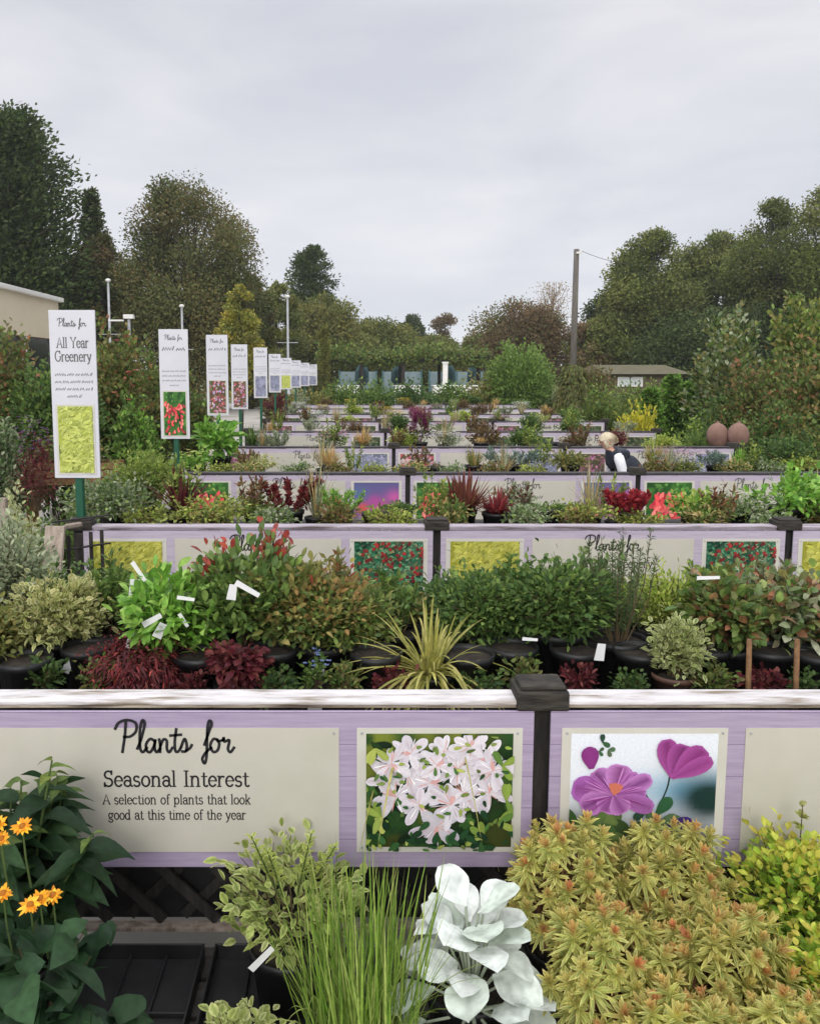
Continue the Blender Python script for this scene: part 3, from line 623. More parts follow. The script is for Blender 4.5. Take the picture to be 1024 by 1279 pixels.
# ------------------------------------------------------------------ printed banners under the rails
PICS = [[('hibiscus', 'azalea'), ('hibiscus', 'azalea')], [('gold', 'berry')] * 3, [('fuchsia', 'echinacea')] * 4,
        [('plum', 'lavender'), ('pinkmix', 'lavender'), ('plum', 'lavender')], [('dark', 'dark')] * 3, [('plum', 'dark')] * 3, [('dark', 'plum')] * 3, [('dark', 'dark')] * 3, [('dark', 'dark')] * 3]
PWORD = {'hibiscus': 'purple hibiscus picture', 'azalea': 'white azalea picture', 'gold': 'golden leaf picture', 'berry': 'red berry picture', 'fuchsia': 'red fuchsia picture',
         'echinacea': 'blurred pink flower picture', 'plum': 'plum coloured picture', 'pinkmix': 'pink flower picture', 'lavender': 'lavender picture', 'dark': 'dark foliage picture'}
def banner(k, i):
    x0 = PX[i] + (.022 if i else .022); x1 = PX[i + 1] - .024; w = x1 - x0; y = YK[k] - .016
    cx = (x0 + x1) / 2 + OX[k]
    bay = BAY[i] if NP[k] > 3 or i == 0 else 'right'
    lab = f'{"lavender plank" if k == 0 else "faded mauve"} banner with a {PWORD[PICS[k][i][1]]}, {bay} bay of the {ORD[k]} bench'
    t = thing('display_banner', lab, 'banner', (cx, y, ZBB), group='printed banners along the benches')
    g = G(); g.box(-w / 2, w / 2, -.010, 0, 0, HB); obj('backing_board', g, 'purple' if k == 0 else 'mauve', t, bevel=.002)
    # text panel: vertical px 904..1057 of 884..1077, inner px 240 from either end
    a, b, z0, z1 = -w / 2 + 240 * UH, w / 2 - 240 * UH, 20 * UB, 173 * UB
    g = G(); g.box(a, b, -.0125, -.0101, z0, z1); tp = obj('text_panel', g, 'cream', t)
    yy = -.0132
    tcx = -.0 + (16 * UB if k == 0 else 0)
    txt = not (k == 0 and i == 1)
    if txt and k < 6:
        g = G(); script_text(g, tcx, z1 - 29 * UB, 137 * UB, yy, .21 if k == 0 else .19); obj('script_lettering', g, 'ink' if k < 2 else 'ink_soft', tp)
        g = G(); g2 = G(); rng = np.random.default_rng(k * 10 + i)
        if k == 0:
            serif_text(g, 'Seasonal Interest', tcx, z0 + 82 * UB, 27 * UB, yy, .085, 171 * UB)
            serif_text(g2, 'A selection of plants that look', tcx, z0 + 60 * UB, 17 * UB, yy, .08, 174 * UB)
            serif_text(g2, 'good at this time of the year', tcx, z0 + 41 * UB, 17 * UB, yy, .08, 162 * UB)
        elif k == 1:
            serif_text(g, 'All Year Greenery', tcx, z0 + 80 * UB, 30 * UB, yy, .085, 200 * UB)
            scribble(g2, rng, tcx, z0 + 58 * UB, 200 * UB, 9 * UB, yy)
            scribble(g2, rng, tcx, z0 + 38 * UB, 170 * UB, 9 * UB, yy)
        else:
            scribble(g, rng, tcx, z0 + 85 * UB, 170 * UB, 14 * UB, yy)
            scribble(g2, rng, tcx, z0 + 58 * UB, 200 * UB, 8 * UB, yy); scribble(g2, rng, tcx, z0 + 40 * UB, 180 * UB, 8 * UB, yy)
        obj('heading_lettering', g, 'ink' if k < 2 else 'ink_soft', tp); obj('small_lettering', g2, 'ink' if k == 0 else 'ink_soft', tp)
    for s, kind in ((-1, PICS[k][i][0]), (1, PICS[k][i][1])):
        c = s * (w / 2 - 116 * UH); bw = 204 * UH
        g = G(); g.box(c - bw / 2, c + bw / 2, -.0125, -.0101, z0, z1); pb = obj('picture_border', g, 'border', t)
        pw, ph = 181 * UH, 140 * UB
        o = obj('picture', picture_mesh(kind, pw, ph, 7 + (k if k < 3 else 3)), 'print', pb, loc=(c, -.0130, z0 + (z1 - z0 - ph) / 2))
        if k < 2:
            g = G()
            for sx in (-1, 1):
                for zz in (z0 + 6 * UB, z1 - 6 * UB): g.lathe([(0, .003), (.0035, .0025), (.004, 0)], (1, 1, 1), 8, (0, 0, 0)); v = g.V[-1]; g.V[-1] = np.stack([v[:, 0] + c + sx * (bw / 2 - 6 * UB), -.0126 - v[:, 2], v[:, 1] + zz], -1)
            obj('screw', g, 'steel', pb)
    if k == 0:
        g = G()
        for xx in (a + 6 * UB, b - 6 * UB):
            for zz in (z0 + 6 * UB, z1 - 6 * UB): g.lathe([(0, .003), (.0035, .0025), (.004, 0)], (1, 1, 1), 8); v = g.V[-1]; g.V[-1] = np.stack([v[:, 0] + xx, -.0126 - v[:, 2], v[:, 1] + zz], -1)
        obj('screw', g, 'steel', tp)
    return t
for k in range(9):
    for i in range(NP[k] - 1): banner(k, i)

# ------------------------------------------------------------------ tall signs on green posts at the left end of the benches
SP = ['dark', 'lime', 'fuchsia', 'pinkmix', 'pinkmix', 'lavender', 'lavender', 'lime', 'lavender', 'dark']
SWORD = {'lime': 'lime leaf', 'fuchsia': 'red fuchsia', 'pinkmix': 'pink and white flower', 'plum': 'plum flower', 'lavender': 'lilac flower', 'dark': 'dark foliage'}
def sign(k, x, ztop, hgt, wid, kind, lab, heading=True, tilt=0):
    t = thing('bed_sign', lab, 'sign', (x, YK[k] + .06, 0), tilt, group='white signs on green posts')
    g = G(); g.box(-.022, .022, -.016, .028, 0, ztop - .1); obj('post', g, 'green_paint', t, bevel=.003)
    z0 = ztop - hgt
    g = G(); g.box(-wid / 2, wid / 2, -.03, -.017, z0, ztop); bd = obj('board', g, 'signwhite', t, bevel=.002)
    yy = -.0312; g = G(); g2 = G(); rng = np.random.default_rng(50 + k)
    script_text(g, 0, ztop - .095 * hgt, wid * (.62), yy, .20)
    if k == 1:
        serif_text(g, 'All Year', 0, ztop - .22 * hgt, .085, yy, .075, wid * .70)
        serif_text(g, 'Greenery', 0, ztop - .30 * hgt, .085, yy, .075, wid * .80)
    else:
        scribble(g, rng, 0, ztop - .19 * hgt, wid * .76, .035, yy)
    for j in range(4): scribble(g2, rng, 0, ztop - (.385 + .043 * j) * hgt, wid * (.8 if j < 3 else .3), .016, yy)
    obj('heading_lettering', g, 'ink_soft', bd); obj('small_lettering', g2, 'ink_soft', bd)
    ph = hgt * .40; pw = wid * .76
    g = G(); g.box(-pw / 2 - .012, pw / 2 + .012, -.0325, -.0301, z0 + .02, z0 + .044 + ph); pb = obj('picture_border', g, 'border', bd)
    obj('picture', picture_mesh(kind, pw, ph, 30 + k), 'print', bd, loc=(0, -.0335, z0 + .032))
    return t
for k in range(1, 9):
    d = YK[k] + .03
    zt = zat([0, 387, 411, 418, 430, 434, 442, 447, 450][k], d); zb = zat([0, 597, 548, 519, 511, 497, 490, 486, 484][k], d)
    x = xat([0, 89, 216, 270.5, 298.5, 325, 343, 357, 369][k], d, zt)
    wid = [0, 58, 36.5, 27, 20.5, 17, 15, 14, 13][k] * mpp(d, zt)
    sign(k, x, zt, zt - zb, wid, SP[k], f'white sign on green post with a {SWORD[SP[k]]} picture at the {ORD[k]} bench')
# two further signs beyond the last bench
for j, (px, tp, bt) in enumerate(((380, 453, 482), (390, 455, 481))):
    d = YK[8] + 2.6 * (j + 1) ; YK.append(d - .03); zt = zat(tp, d)
    sign(9 + j, xat(px, d, zt), zt, zt - zat(bt, d), 12 * mpp(d, zt), 'lavender', ['small distant white sign, second from the far end of the sign row', 'smallest white sign at the far end of the sign row'][j])
YK = YK[:9]

# ------------------------------------------------------------------ ground
g = G(); g.add([(-900, -60, 0), (900, -60, 0), (900, 1500, 0), (-900, 1500, 0)], [(0, 1, 2, 3)], (1, 1, 1)); struct('ground', g, 'field')
g = G(); g.add([(-9, -8, .004), (9, -8, .004), (9, 48, .004), (-9, 48, .004)], [(0, 1, 2, 3)], (1, 1, 1)); struct('paving', g, 'paving')

# ------------------------------------------------------------------ plants
POTMESH = {}
def pot_parts(t, pr, ph, mat='pot', sides=18):
    key = (round(pr, 3), round(ph, 3), mat)
    if key not in POTMESH:
        g = G(); g.lathe([(0, 0), (pr * .74, 0), (pr * .93, ph * .86), (pr, ph * .86), (pr * 1.02, ph), (pr * .94, ph), (pr * .92, ph * .9)], (1, 1, 1), sides)
        s = G(); s.lathe([(pr * .925, ph * .9), (pr * .4, ph * .93), (0, ph * .92)], (1, 1, 1), sides)
        POTMESH[key] = (make_mesh('pot', g, True), make_mesh('soil', s, True)); POTMESH[key][0].materials.append(M[mat]); POTMESH[key][1].materials.append(M['soil'])
    for nm, me in zip(('pot', 'soil'), POTMESH[key]):
        o = bpy.data.objects.new(nm, me); COL.objects.link(o); o.parent = t
DENS = [1.0]
def plant(name, label, cat, px, d, top, wpx, fn, pot=(.095, .16), z=None, seed=1, group=None, tags=(), mat='leaf', potmat='pot', X=None, price=None, Hh=None, Rr=None):
    z = ZTAB if z is None else z
    rng = np.random.default_rng(seed)
    X = xat(px, d, z + .2) if X is None else X
    h = (zat(top, d) - z) if Hh is None else Hh; r = wpx / 2 * mpp(d, z + h * .6) if Rr is None else Rr
    t = thing(name, label, cat, (X, d, z), 0, group)
    zs = 0
    if pot: pot_parts(t, pot[0], pot[1], potmat); zs = pot[1] * .9
    g, gs = G(), G(); ex = fn(g, gs, rng, h - zs, r) or {}
    obj('foliage', g, mat, t, smooth=True, loc=(0, 0, zs))
    if gs.n: obj('stem', gs, 'stem', t, loc=(0, 0, zs))
    for nm, v in ex.items():
        for it in (v if isinstance(v, list) else [v]):
            fo = obj(nm, it[0], it[1], t, smooth=True, loc=(0, 0, zs))
            if len(it) > 2: obj('flower_centre', it[2], it[1], fo, smooth=True)
    if price is not None:
        g = G(); a = price; q = pot[0] * 1.03
        g.box(-.022, .022, -.004, .0, -.015, .015); o = obj('price_label', g, 'tag', t, loc=(math.sin(a) * q, -math.cos(a) * q, pot[1] * .55)); o.rotation_euler = (.12, 0, a)
    for (tx, ty, dd, ang, L, W) in tags:
        wx, wz = at(tx, ty, dd)
        g = G(); g.add([(-L / 2, 0, -W / 2), (L / 2, 0, -W * .4), (L / 2, 0.002, W * .4), (-L / 2, 0.002, W / 2)] + [(-L / 2, .0012, -W / 2), (L / 2, .0012, -W * .4), (L / 2, .0032, W * .4), (-L / 2, .0032, W / 2)],
                       [(0, 1, 2, 3), (7, 6, 5, 4), (0, 4, 5, 1), (3, 2, 6, 7), (0, 3, 7, 4), (1, 5, 6, 2)], (1, 1, 1))
        o = obj('plant_label', g, 'tag', t, loc=(wx - X, dd - d, wz - z)); o.rotation_euler = (.15, -math.radians(ang), .1)
    return t

# palettes (real leaf colours)
GRN = pal((90, 112, 54), (74, 98, 48), (112, 132, 66), (64, 86, 44)) * 1.22
DKG = pal((58, 82, 42), (74, 98, 50), (48, 70, 36), (90, 112, 58)) * 1.22
BRT = pal((96, 138, 52), (120, 160, 66), (80, 120, 46), (140, 170, 84)) * 1.22
LIM = pal((140, 158, 66), (164, 176, 84), (116, 138, 56), (176, 184, 100))
OLV = pal((98, 104, 56), (120, 122, 66), (82, 92, 50), (132, 120, 72)) * 1.22
GRY = pal((122, 132, 104), (144, 150, 122), (100, 114, 86), (160, 164, 138)) * 1.22
RED = pal((110, 34, 40), (134, 44, 46), (84, 28, 34), (150, 62, 54))
DRED = pal((84, 34, 42), (104, 42, 50), (66, 28, 34), (112, 62, 56))
RTIP = pal((154, 64, 54), (176, 84, 70), (130, 50, 48), (150, 96, 74))
RGRN = pal((116, 82, 58), (96, 98, 58), (134, 90, 66), (78, 90, 48), (108, 112, 66)) * 1.22
CRM = pal((196, 198, 138), (184, 190, 120), (208, 206, 156))
BUFF = pal((176, 154, 104), (196, 172, 118), (150, 134, 88), (186, 144, 92))
BLU = pal((110, 128, 118), (92, 114, 104), (130, 146, 134), (84, 102, 88))
BRZ = pal((96, 74, 52), (116, 90, 62), (80, 66, 46), (110, 100, 60))
PINKF = pal((176, 120, 140), (196, 150, 166), (150, 100, 120))
MAG = pal((140, 44, 96), (160, 62, 116), (120, 40, 90))

def B(n, l, w, P, **k): return lambda g, gs, rng, h, r: bush(g, gs, rng, h, r, int(n * DENS[0]), l, w, P, **k)
def Bl(n, w, P, **k): return lambda g, gs, rng, h, r: blades(g, gs, rng, h, r, n, w, P, **k)
def Nd(n, P, **k): return lambda g, gs, rng, h, r: needles(g, gs, rng, h, r, n, P, **k)
def flowery(n, l, w, P, nf, fs, FP, spike=False, **k):
    def f(g, gs, rng, h, r):
        bush(g, gs, rng, h * .85, r, n, l, w, P, **k)
        gf = G(); a = rng.random(nf) * 2 * PI; q = np.sqrt(rng.random(nf)) * r * .9
        C = np.stack([np.cos(a) * q, np.sin(a) * q, h * rng.uniform(.6, 1, nf)], -1)
        if nf <= 10:
            out = []
            for q in range(nf): gq = G(); dots(gq, rng, C[q:q + 1], 0, fs, FP, 6); gq.lathe([(0, fs * .3), (fs * .2, fs * .15), (0, -fs * .1)], FP[0] * .7, 6, tuple(C[q])); out.append((gq, 'petal'))
            return {'flower_head': out}
        if spike:
            for c in C:
                m = 14; z = np.linspace(0, -h * .28, m); dots(gf, rng, c + np.stack([rng.normal(size=m) * .008, rng.normal(size=m) * .008, z], -1), 0, fs, FP, 3)
        else: dots(gf, rng, C, 0, fs, FP, 6)
        return {'flower_heads': (gf, 'petal')}
    return f

S_CAT = 'potted plant'
DENS[0] = 1.7
# ---- upper shelf of the front bench
def P1(name, label, px, d, top, w, fn, **k): return plant(name, label + ', behind the front rail' if len(label.split()) < 12 else label, S_CAT, px, d, top, w * 1.22, fn, **k)
P1('potted_shrub', 'cream edged euonymus like shrub at the left end', 68, 2.72, 722, 108, B(1500, .030, .018, OLV, edge=CRM, lo=.0, loose=.2), seed=11, tags=((85, 832, 2.55, 60, .05, .028),))
P1('potted_shrub', 'dark green small leaved shrub beside the leaning timber board', 125, 3.0, 712, 95, B(1500, .026, .013, DKG), seed=12)
P1('potted_shrub', 'grey green upright shrub cut off by the left photo edge', 12, 2.9, 640, 95, B(1700, .028, .014, GRY, lo=.2), seed=13)
P1('potted_shrub', 'shaded mid green shrub low in the left corner', -10, 2.6, 752, 80, B(900, .030, .016, OLV), seed=14)
P1('potted_maple', 'low wine red lace leaved maple spreading onto the rail', 166, 2.50, 806, 104, B(1300, .030, .007, np.vstack([RED, DRED, DRED]), lo=-.25, droop=.7, up=.1, flat=.35), seed=15, pot=(.085, .11), price=-.75)
P1('potted_shrub', 'bright green glossy shrub with several white labels', 216, 2.66, 716, 110, B(620, .062, .024, BRT, lo=.1), seed=16, mat='leaf_gloss',
   tags=((173, 714, 2.6, -58, .075, .014), (168, 735, 2.62, 86, .06, .036), (165, 800, 2.55, 80, .055, .036), (190, 775, 2.5, 28, .065, .02), (200, 788, 2.49, 62, .05, .03), (229, 775, 2.5, -60, .05, .012), (232, 748, 2.52, -10, .055, .012)))
P1('potted_photinia', 'tallest green shrub with upright red young shoots', 312, 2.72, 664, 118, B(900, .054, .022, GRN, tips=RTIP, lo=.1, up=.7, tq=.93, th=.72), seed=17, mat='leaf_gloss',
   tags=((309, 736, 2.5, -32, .085, .018), (290, 740, 2.52, 80, .05, .03)))
P1('potted_photinia', 'red tipped shrub leaning right of the tallest one', 362, 2.78, 686, 96, B(820, .050, .021, OLV, tips=RTIP, lo=.1, up=.6, tq=.93, th=.8), seed=18, mat='leaf_gloss')
P1('potted_heuchera', 'dusky purple low foliage plant spilling at the rail', 296, 2.47, 800, 62, B(420, .036, .026, DRED, lo=-.3, droop=.5, flat=.4), seed=19, pot=(.075, .10))
P1('potted_shrub', 'olive green dense shrub with bronze top shoots', 402, 2.68, 722, 105, B(1500, .030, .014, np.vstack([OLV, GRN]), tips=pal((140, 110, 66), (130, 122, 66)), lo=.0), seed=20, price=-.1)
P1('potted_pansy', 'small plant with one pale blue flower cluster', 394, 2.48, 816, 40, flowery(160, .024, .014, GRN, 10, .012, pal((96, 116, 160), (120, 136, 176))), seed=21, pot=(.06, .08), price=.0)
P1('potted_shrub', 'brownish green shrub just left of the striped grass', 446, 2.72, 742, 90, B(1400, .030, .014, np.vstack([OLV, GRN]), lo=.0), seed=22, price=.25)
def stripy(g, gs, rng, h, r):
    blades(g, gs, rng, h * 1.0, r, 95, .0135, pal((190, 180, 104), (206, 196, 126), (156, 152, 76)), droop=.95, edge=pal((122, 132, 62), (148, 150, 78)), spread=1.3, K=9)
    blades(g, gs, rng, h * 1.25, r, 26, .011, pal((206, 196, 130), (186, 178, 104)), droop=1.7, edge=pal((166, 160, 90),), spread=2.2, K=10)
P1('potted_grass', 'arching yellow striped grass spilling over the rail', 536, 2.52, 738, 150, stripy, seed=23, pot=(.085, .12))
P1('potted_shrub', 'round dark green shrub right of the striped grass', 606, 2.80, 714, 108, B(2000, .028, .014, np.vstack([DKG, GRN]), lo=.0), seed=24)
P1('potted_shrub', 'broad deep green shrub behind the dark post cap', 696, 2.74, 706, 122, B(2300, .030, .015, np.vstack([DKG, GRN]), lo=.1), seed=25, tags=((662, 799, 2.5, -6, .05, .010), (750, 815, 2.49, 82, .055, .034)), pot=(.11, .19))
P1('potted_rosemary', 'upright feathery rosemary reaching up over the second banner', 772, 2.70, 664, 84, Nd(2600, pal((86, 104, 66), (104, 120, 80), (70, 90, 54)), nst=20), seed=26, pot=(.10, .17), price=.0)
P1('potted_conifer', 'soft lime green feathery bush beside the rosemary', 832, 2.82, 716, 78, B(1700, .024, .008, LIM, lo=.2, up=.8), seed=27)
P1('potted_hebe', 'small cream variegated bush tumbling over a brown pot', 843, 2.50, 776, 64, B(620, .026, .015, pal((116, 132, 78), (96, 118, 66)), edge=CRM, lo=-.2), seed=28, pot=(.07, .12), potmat='brown_pot', price=.5)
P1('potted_hydrangea', 'bronze and green broad leaved bush with a brown stake', 905, 2.66, 716, 104, B(760, .046, .025, np.vstack([RGRN, GRN, GRN]), lo=.1, flat=.5), seed=29, mat='leaf_gloss', tags=((885, 722, 2.5, 0, .075, .011),))
P1('potted_hydrangea', 'bronze leaved bush cut off by the right photo edge', 1000, 2.70, 722, 110, B(760, .046, .025, np.vstack([RGRN, GRY, GRN]), lo=.1, flat=.5), seed=30, mat='leaf_gloss')
P1('potted_shrub', 'grey green spiny shrub between the two bronze bushes', 955, 2.95, 716, 80, B(1000, .032, .014, np.vstack([GRN, GRY]), lo=.2), seed=31)
P1('potted_shrub', 'dark olive shrub rising behind the brownish green one', 492, 2.98, 746, 70, B(900, .028, .013, OLV), seed=32)
P1('potted_shrub', 'fresh green shrub at the extreme right corner', 1052, 2.78, 726, 90, B(900, .032, .016, GRN), seed=33)
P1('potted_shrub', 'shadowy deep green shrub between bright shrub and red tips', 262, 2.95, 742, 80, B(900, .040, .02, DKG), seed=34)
for (px, lab) in ((929, 'brown bamboo stake standing before the bronze bush'), (988, 'brown bamboo stake nearest the right photo edge')):
    X = xat(px, 2.44, 1.0); t = thing('bamboo_stake', lab, 'stake', (X, 2.40, ZTAB), group='brown stakes on the front bench')
    g = G(); g.tube([(0, 0, 0), (.002, .004, .1), (0, .01, .26)], [.009, .0085, .008], (1, 1, 1), 8); obj('cane', g, 'brown_wood', t, smooth=True)
    g = G(); g.lathe([(.010, .0), (.0105, .004), (.010, .008)], (1, 1, 1), 8, (0.001, .003, .09)); obj('tie', g, 'pot', t)
BK = [(28, 738, 90, OLV, 'olive'), (95, 742, 90, GRN, 'mid green'), (168, 752, 80, DKG, 'dark green'), (236, 736, 90, np.vstack([GRN, BRT]), 'fresh green'), (300, 728, 80, OLV, 'olive brown'), (352, 724, 90, np.vstack([GRN, OLV]), 'dull green'),
      (425, 738, 90, GRN, 'plain green'), (478, 744, 80, OLV, 'brownish'), (560, 730, 90, DKG, 'deep green'), (640, 724, 90, GRN, 'leafy green'), (730, 722, 90, np.vstack([DKG, GRN]), 'dense green'), (800, 736, 80, LIM, 'pale lime'), (868, 740, 80, GRN, 'bushy green'), (930, 738, 90, np.vstack([RGRN, GRN]), 'bronze green'), (1000, 738, 90, OLV, 'greyish olive')]
BW = ['behind the euonymus', 'beside the leaning board', 'above the wine red maple', 'behind the labelled shrub', 'under the red shoots', 'right of the red shoots', 'behind the blue flowers', 'left of the striped grass', 'right of the striped grass', 'left of the dark post cap', 'right of the dark post cap', 'right of the rosemary', 'above the brown pot', 'behind the left brown stake', 'behind the right brown stake']
for i, (px, top, w, Pp, nm) in enumerate(BK):
    plant('potted_shrub', f'{nm} shrub at the back of the front bench, {BW[i]}', S_CAT, px, 3.08, top, w * 1.25, B(950, .032, .016, Pp, lo=-.1), seed=700 + i, pot=(.09, .15))
AIR = [(140, 690, 44, GRN, 'thin airy green stems before the golden banner picture at left'), (262, 690, 40, np.vstack([GRN, RTIP[:1]]), 'wispy reddish stems left of the tall red tipped shrub'), (420, 690, 44, np.vstack([OLV, RTIP[:1]]), 'wispy bronze stems left of the red berry picture'), (500, 712, 36, GRN, 'wispy green stems behind the striped grass'),
       (640, 692, 40, GRN, 'airy upright stems left of the rosemary'), (735, 684, 30, np.vstack([GRN, GRY]), 'slender grey green stems beside the rosemary'), (872, 700, 40, np.vstack([LIM, GRN]), 'thin lime stems left of the bronze bush'), (958, 700, 40, np.vstack([GRY, RGRN]), 'thin twiggy stems between the bronze bushes'), (55, 690, 40, np.vstack([GRY, GRN]), 'thin grey stems behind the euonymus')]
for i, (px, top, w, Pp, lab) in enumerate(AIR):
    plant('potted_shrub', lab, S_CAT, px, 2.86, top, w * 1.4, Nd(420, Pp, nst=9, l=.036, w=.016, lo=.3), seed=760 + i, pot=(.08, .14))
SK = None
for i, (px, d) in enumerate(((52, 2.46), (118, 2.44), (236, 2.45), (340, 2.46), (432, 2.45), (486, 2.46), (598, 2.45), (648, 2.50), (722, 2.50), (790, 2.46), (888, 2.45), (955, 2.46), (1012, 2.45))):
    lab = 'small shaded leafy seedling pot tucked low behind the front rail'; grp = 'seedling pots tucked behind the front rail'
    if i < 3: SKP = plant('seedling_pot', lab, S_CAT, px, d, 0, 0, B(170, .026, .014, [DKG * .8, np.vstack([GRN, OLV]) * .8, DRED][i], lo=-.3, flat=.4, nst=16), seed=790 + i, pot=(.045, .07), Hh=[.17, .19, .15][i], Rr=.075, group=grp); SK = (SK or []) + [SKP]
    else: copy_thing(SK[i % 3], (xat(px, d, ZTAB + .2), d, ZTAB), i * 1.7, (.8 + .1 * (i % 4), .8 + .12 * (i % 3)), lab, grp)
# a few dark empty pots in the shade between the plants
EP = None
for i, (px, d) in enumerate(((30, 2.5), (108, 2.62), (250, 2.55), (340, 2.6), (470, 2.56), (585, 2.55), (640, 2.62), (720, 2.6), (800, 2.58), (880, 2.62), (960, 2.6), (1025, 2.55))):
    lab = 'black plastic nursery pot in the shade between the front bench plants'
    if EP is None:
        EP = thing('nursery_pot', lab, 'pot', (xat(px, d, 1), d, ZTAB), group='black pots between the front bench plants'); pot_parts(EP, .085, .17)
    else: copy_thing(EP, (xat(px, d, 1), d, ZTAB), i, (1, 1), lab, 'black pots between the front bench plants')

# leaning silvered end board and arched timber of the second bench
g = G(); g.bar((xat(45, 4.02, .9), 4.02, ZLOW), (xat(67, 4.25, 1.3), 4.25, zat(657, 4.25)), .10, .03, up=(0, 1, 0)); o = obj('end_board', g, 'old_wood', bevel=.004); tag(o, 'silvered timber board leaning at the left end of the second bench', 'board')
g = G(); A = [at(px, py, 4.3 + .15 * i) for i, (px, py) in enumerate(((58, 690), (66, 668), (82, 658), (100, 655)))]
g.tube([(a[0], 4.3 + .15 * i, a[1]) for i, a in enumerate(A)], .016, (1, 1, 1), 6); tag(obj('hoop_edge', g, 'old_wood'), 'curved grey timber edging beside the leaning board', 'edging')
g = G()
x0, z0 = at(72, 745, 4.3)
for j in range(5):
    g.bar((x0 + .0 + j * .045, 4.32 + j * .05, ZLOW), (x0 + .0 + j * .045, 4.32 + j * .05, zat(672, 4.3)), .02, .008, up=(0, 1, 0))
for j in range(5):
    g.bar((x0 - .02, 4.31, ZLOW + .2 + j * .16), (x0 + .22, 4.54, ZLOW + .2 + j * .16), .02, .008)
tag(obj('side_trellis', g, 'dark_wood'), 'dark wooden trellis side between the leaning board and the second banner', 'trellis')

# ---- lower shelf of the front bench (foreground)
F_ = dict(z=ZLOW)
# heliopsis, bottom left
def heliopsis(g, gs, rng, h, r):
    bits = []
    for k in range(27):
        a = rng.random() * 6.28; q = r * math.sqrt(rng.random()) * .95; hh = h * rng.uniform(.5, .88)
        tipx = (q * math.cos(a), q * math.sin(a), hh)
        if k == 0: tipx = (.12, .02, h)
        if k == 1: tipx = (.235, -.04, h * .70)
        b = np.array([tipx[0] * .25, tipx[1] * .25, 0]); tp = np.array(tipx); m = b * .45 + tp * .55 + [0, 0, h * .06]
        gs.tube([b, m, tp], [.005, .004, .0025], GSTEM, 5, False)
        n = 20; t = np.linspace(.12, 1, n)[:, None]
        Q = b * (1 - t) ** 2 + 2 * m * t * (1 - t) + tp * t * t
        az = np.arange(n) * 2.2 + rng.random() * 6
        D = np.stack([np.cos(az), np.sin(az), np.full(n, .25)], -1)
        s = np.where(t[:, 0] > .9, .5, 1) * rng.uniform(.75, 1.2, n)
        top = (t > .9).astype(float) * (.9 if k < 2 else .45)
        C = pick(rng, n, pal((40, 66, 38), (50, 78, 44), (34, 56, 34), (60, 86, 50)), .1) * (1 - top) + top * pick(rng, n, pal((130, 144, 66), (108, 130, 60)))
        bigleaf(g, rng, Q, D, np.tile(UP, (n, 1)) + rng.normal(size=(n, 3)) * .3, .10 * s, .056 * s, C, ([0, .1, .22, .38, .55, .72, .87, 1], [.08, .55, .9, 1, .86, .6, .3, .02]), cup=.35, wave=.03, droop=.6 * rng.uniform(.3, 1.5, n), nT=9, nU=5)
    X0 = xat(12, 1.93, ZLOW + .2)
    for (fx, fy, dd) in ((28, 1034, 1.70), (-2, 1030, 1.72), (50, 1124, 1.64), (66, 1120, 1.66), (38, 1132, 1.62), (4, 1118, 1.64), (2, 1050, 1.70)):
        wx, wz = at(fx, fy, dd); c = np.array([wx - X0, dd - 1.93, wz - ZLOW - ZP])
        gs.tube([c - [0, -.03, .16], c - [0, -.01, .08], c], [.0028, .0024, .002], GSTEM, 5, False)
        gf = G(); gc = G()
        for ring in range(2):
            m = 11; az = np.arange(m) * 2 * PI / m + ring * .28 + rng.normal(size=m) * .08
            D = np.stack([np.cos(az), np.sin(az) * .9 - .25, .25 + .25 * ring + rng.normal(size=m) * .12 + .3 * np.sin(az)], -1)
            leaves(gf, np.tile(c, (m, 1)), D, np.tile(UP - [0, .8, 0], (m, 1)), .025 * rng.uniform(.7, 1.15, m), .0085, pick(rng, m, pal((222, 160, 40), (232, 178, 60), (206, 132, 34))), droop=.15)
        gc.lathe([(0, .010), (.006, .008), (.009, .002), (.008, -.004)], rgb(176, 110, 36), 10, tuple(c))
        bits.append((gf, 'petal', gc))
    return {'flower_head': bits}
ZP = .16 * .9
plant('potted_heliopsis', 'dark leaved plant with orange daisy flowers at bottom left', 'flowering plant', 12, 1.93, 955, 225, heliopsis, seed=41, pot=(.12, .16), mat='leaf', **F_)
def heli2(g, gs, rng, h, r):
    bush(g, gs, rng, h, r, 120, .12, .068, pal((42, 70, 42), (52, 82, 48), (36, 58, 38)), lo=-.1, droop=.6, nst=12, mid=True, flat=.45, loose=.2, up=.3)
plant('potted_perennial', 'broad deep green leaves spilling at the lower left corner', 'potted plant', 60, 1.62, 1130, 210, heli2, seed=42, pot=(.1, .14), mat='leaf', **F_)
# variegated shrub
def varieg(g, gs, rng, h, r):
    bush(g, gs, rng, h * .80, r, 620, .036, .020, pal((120, 138, 66), (98, 120, 56), (140, 154, 82)), edge=pal((188, 194, 124), (172, 182, 104), (196, 196, 140)), lo=.2, flat=.55, loose=.2, nst=26)
    for (x, hh) in ((-.09, .98), (.06, 1.0), (.12, .9), (-.05, .86)):
        b = np.array([x * .3, 0, h * .4]); t = np.array([x, -.05, h * hh]); gs.tube([b, (b + t) / 2, t], [.003, .0025, .0015], GSTEM, 4, False)
        n = 26; tt = np.linspace(.35, 1, n)[:, None]; az = np.arange(n) * 2.4; s = 1.1 - .5 * tt[:, 0]
        leaves(g, b + (t - b) * tt, np.stack([np.cos(az), np.sin(az), np.full(n, .7)], -1), np.tile(UP, (n, 1)), .034 * s, .018 * s, pick(rng, n, pal((140, 156, 72), (118, 140, 62))), E=pick(rng, n, pal((190, 194, 116), (176, 182, 96))))
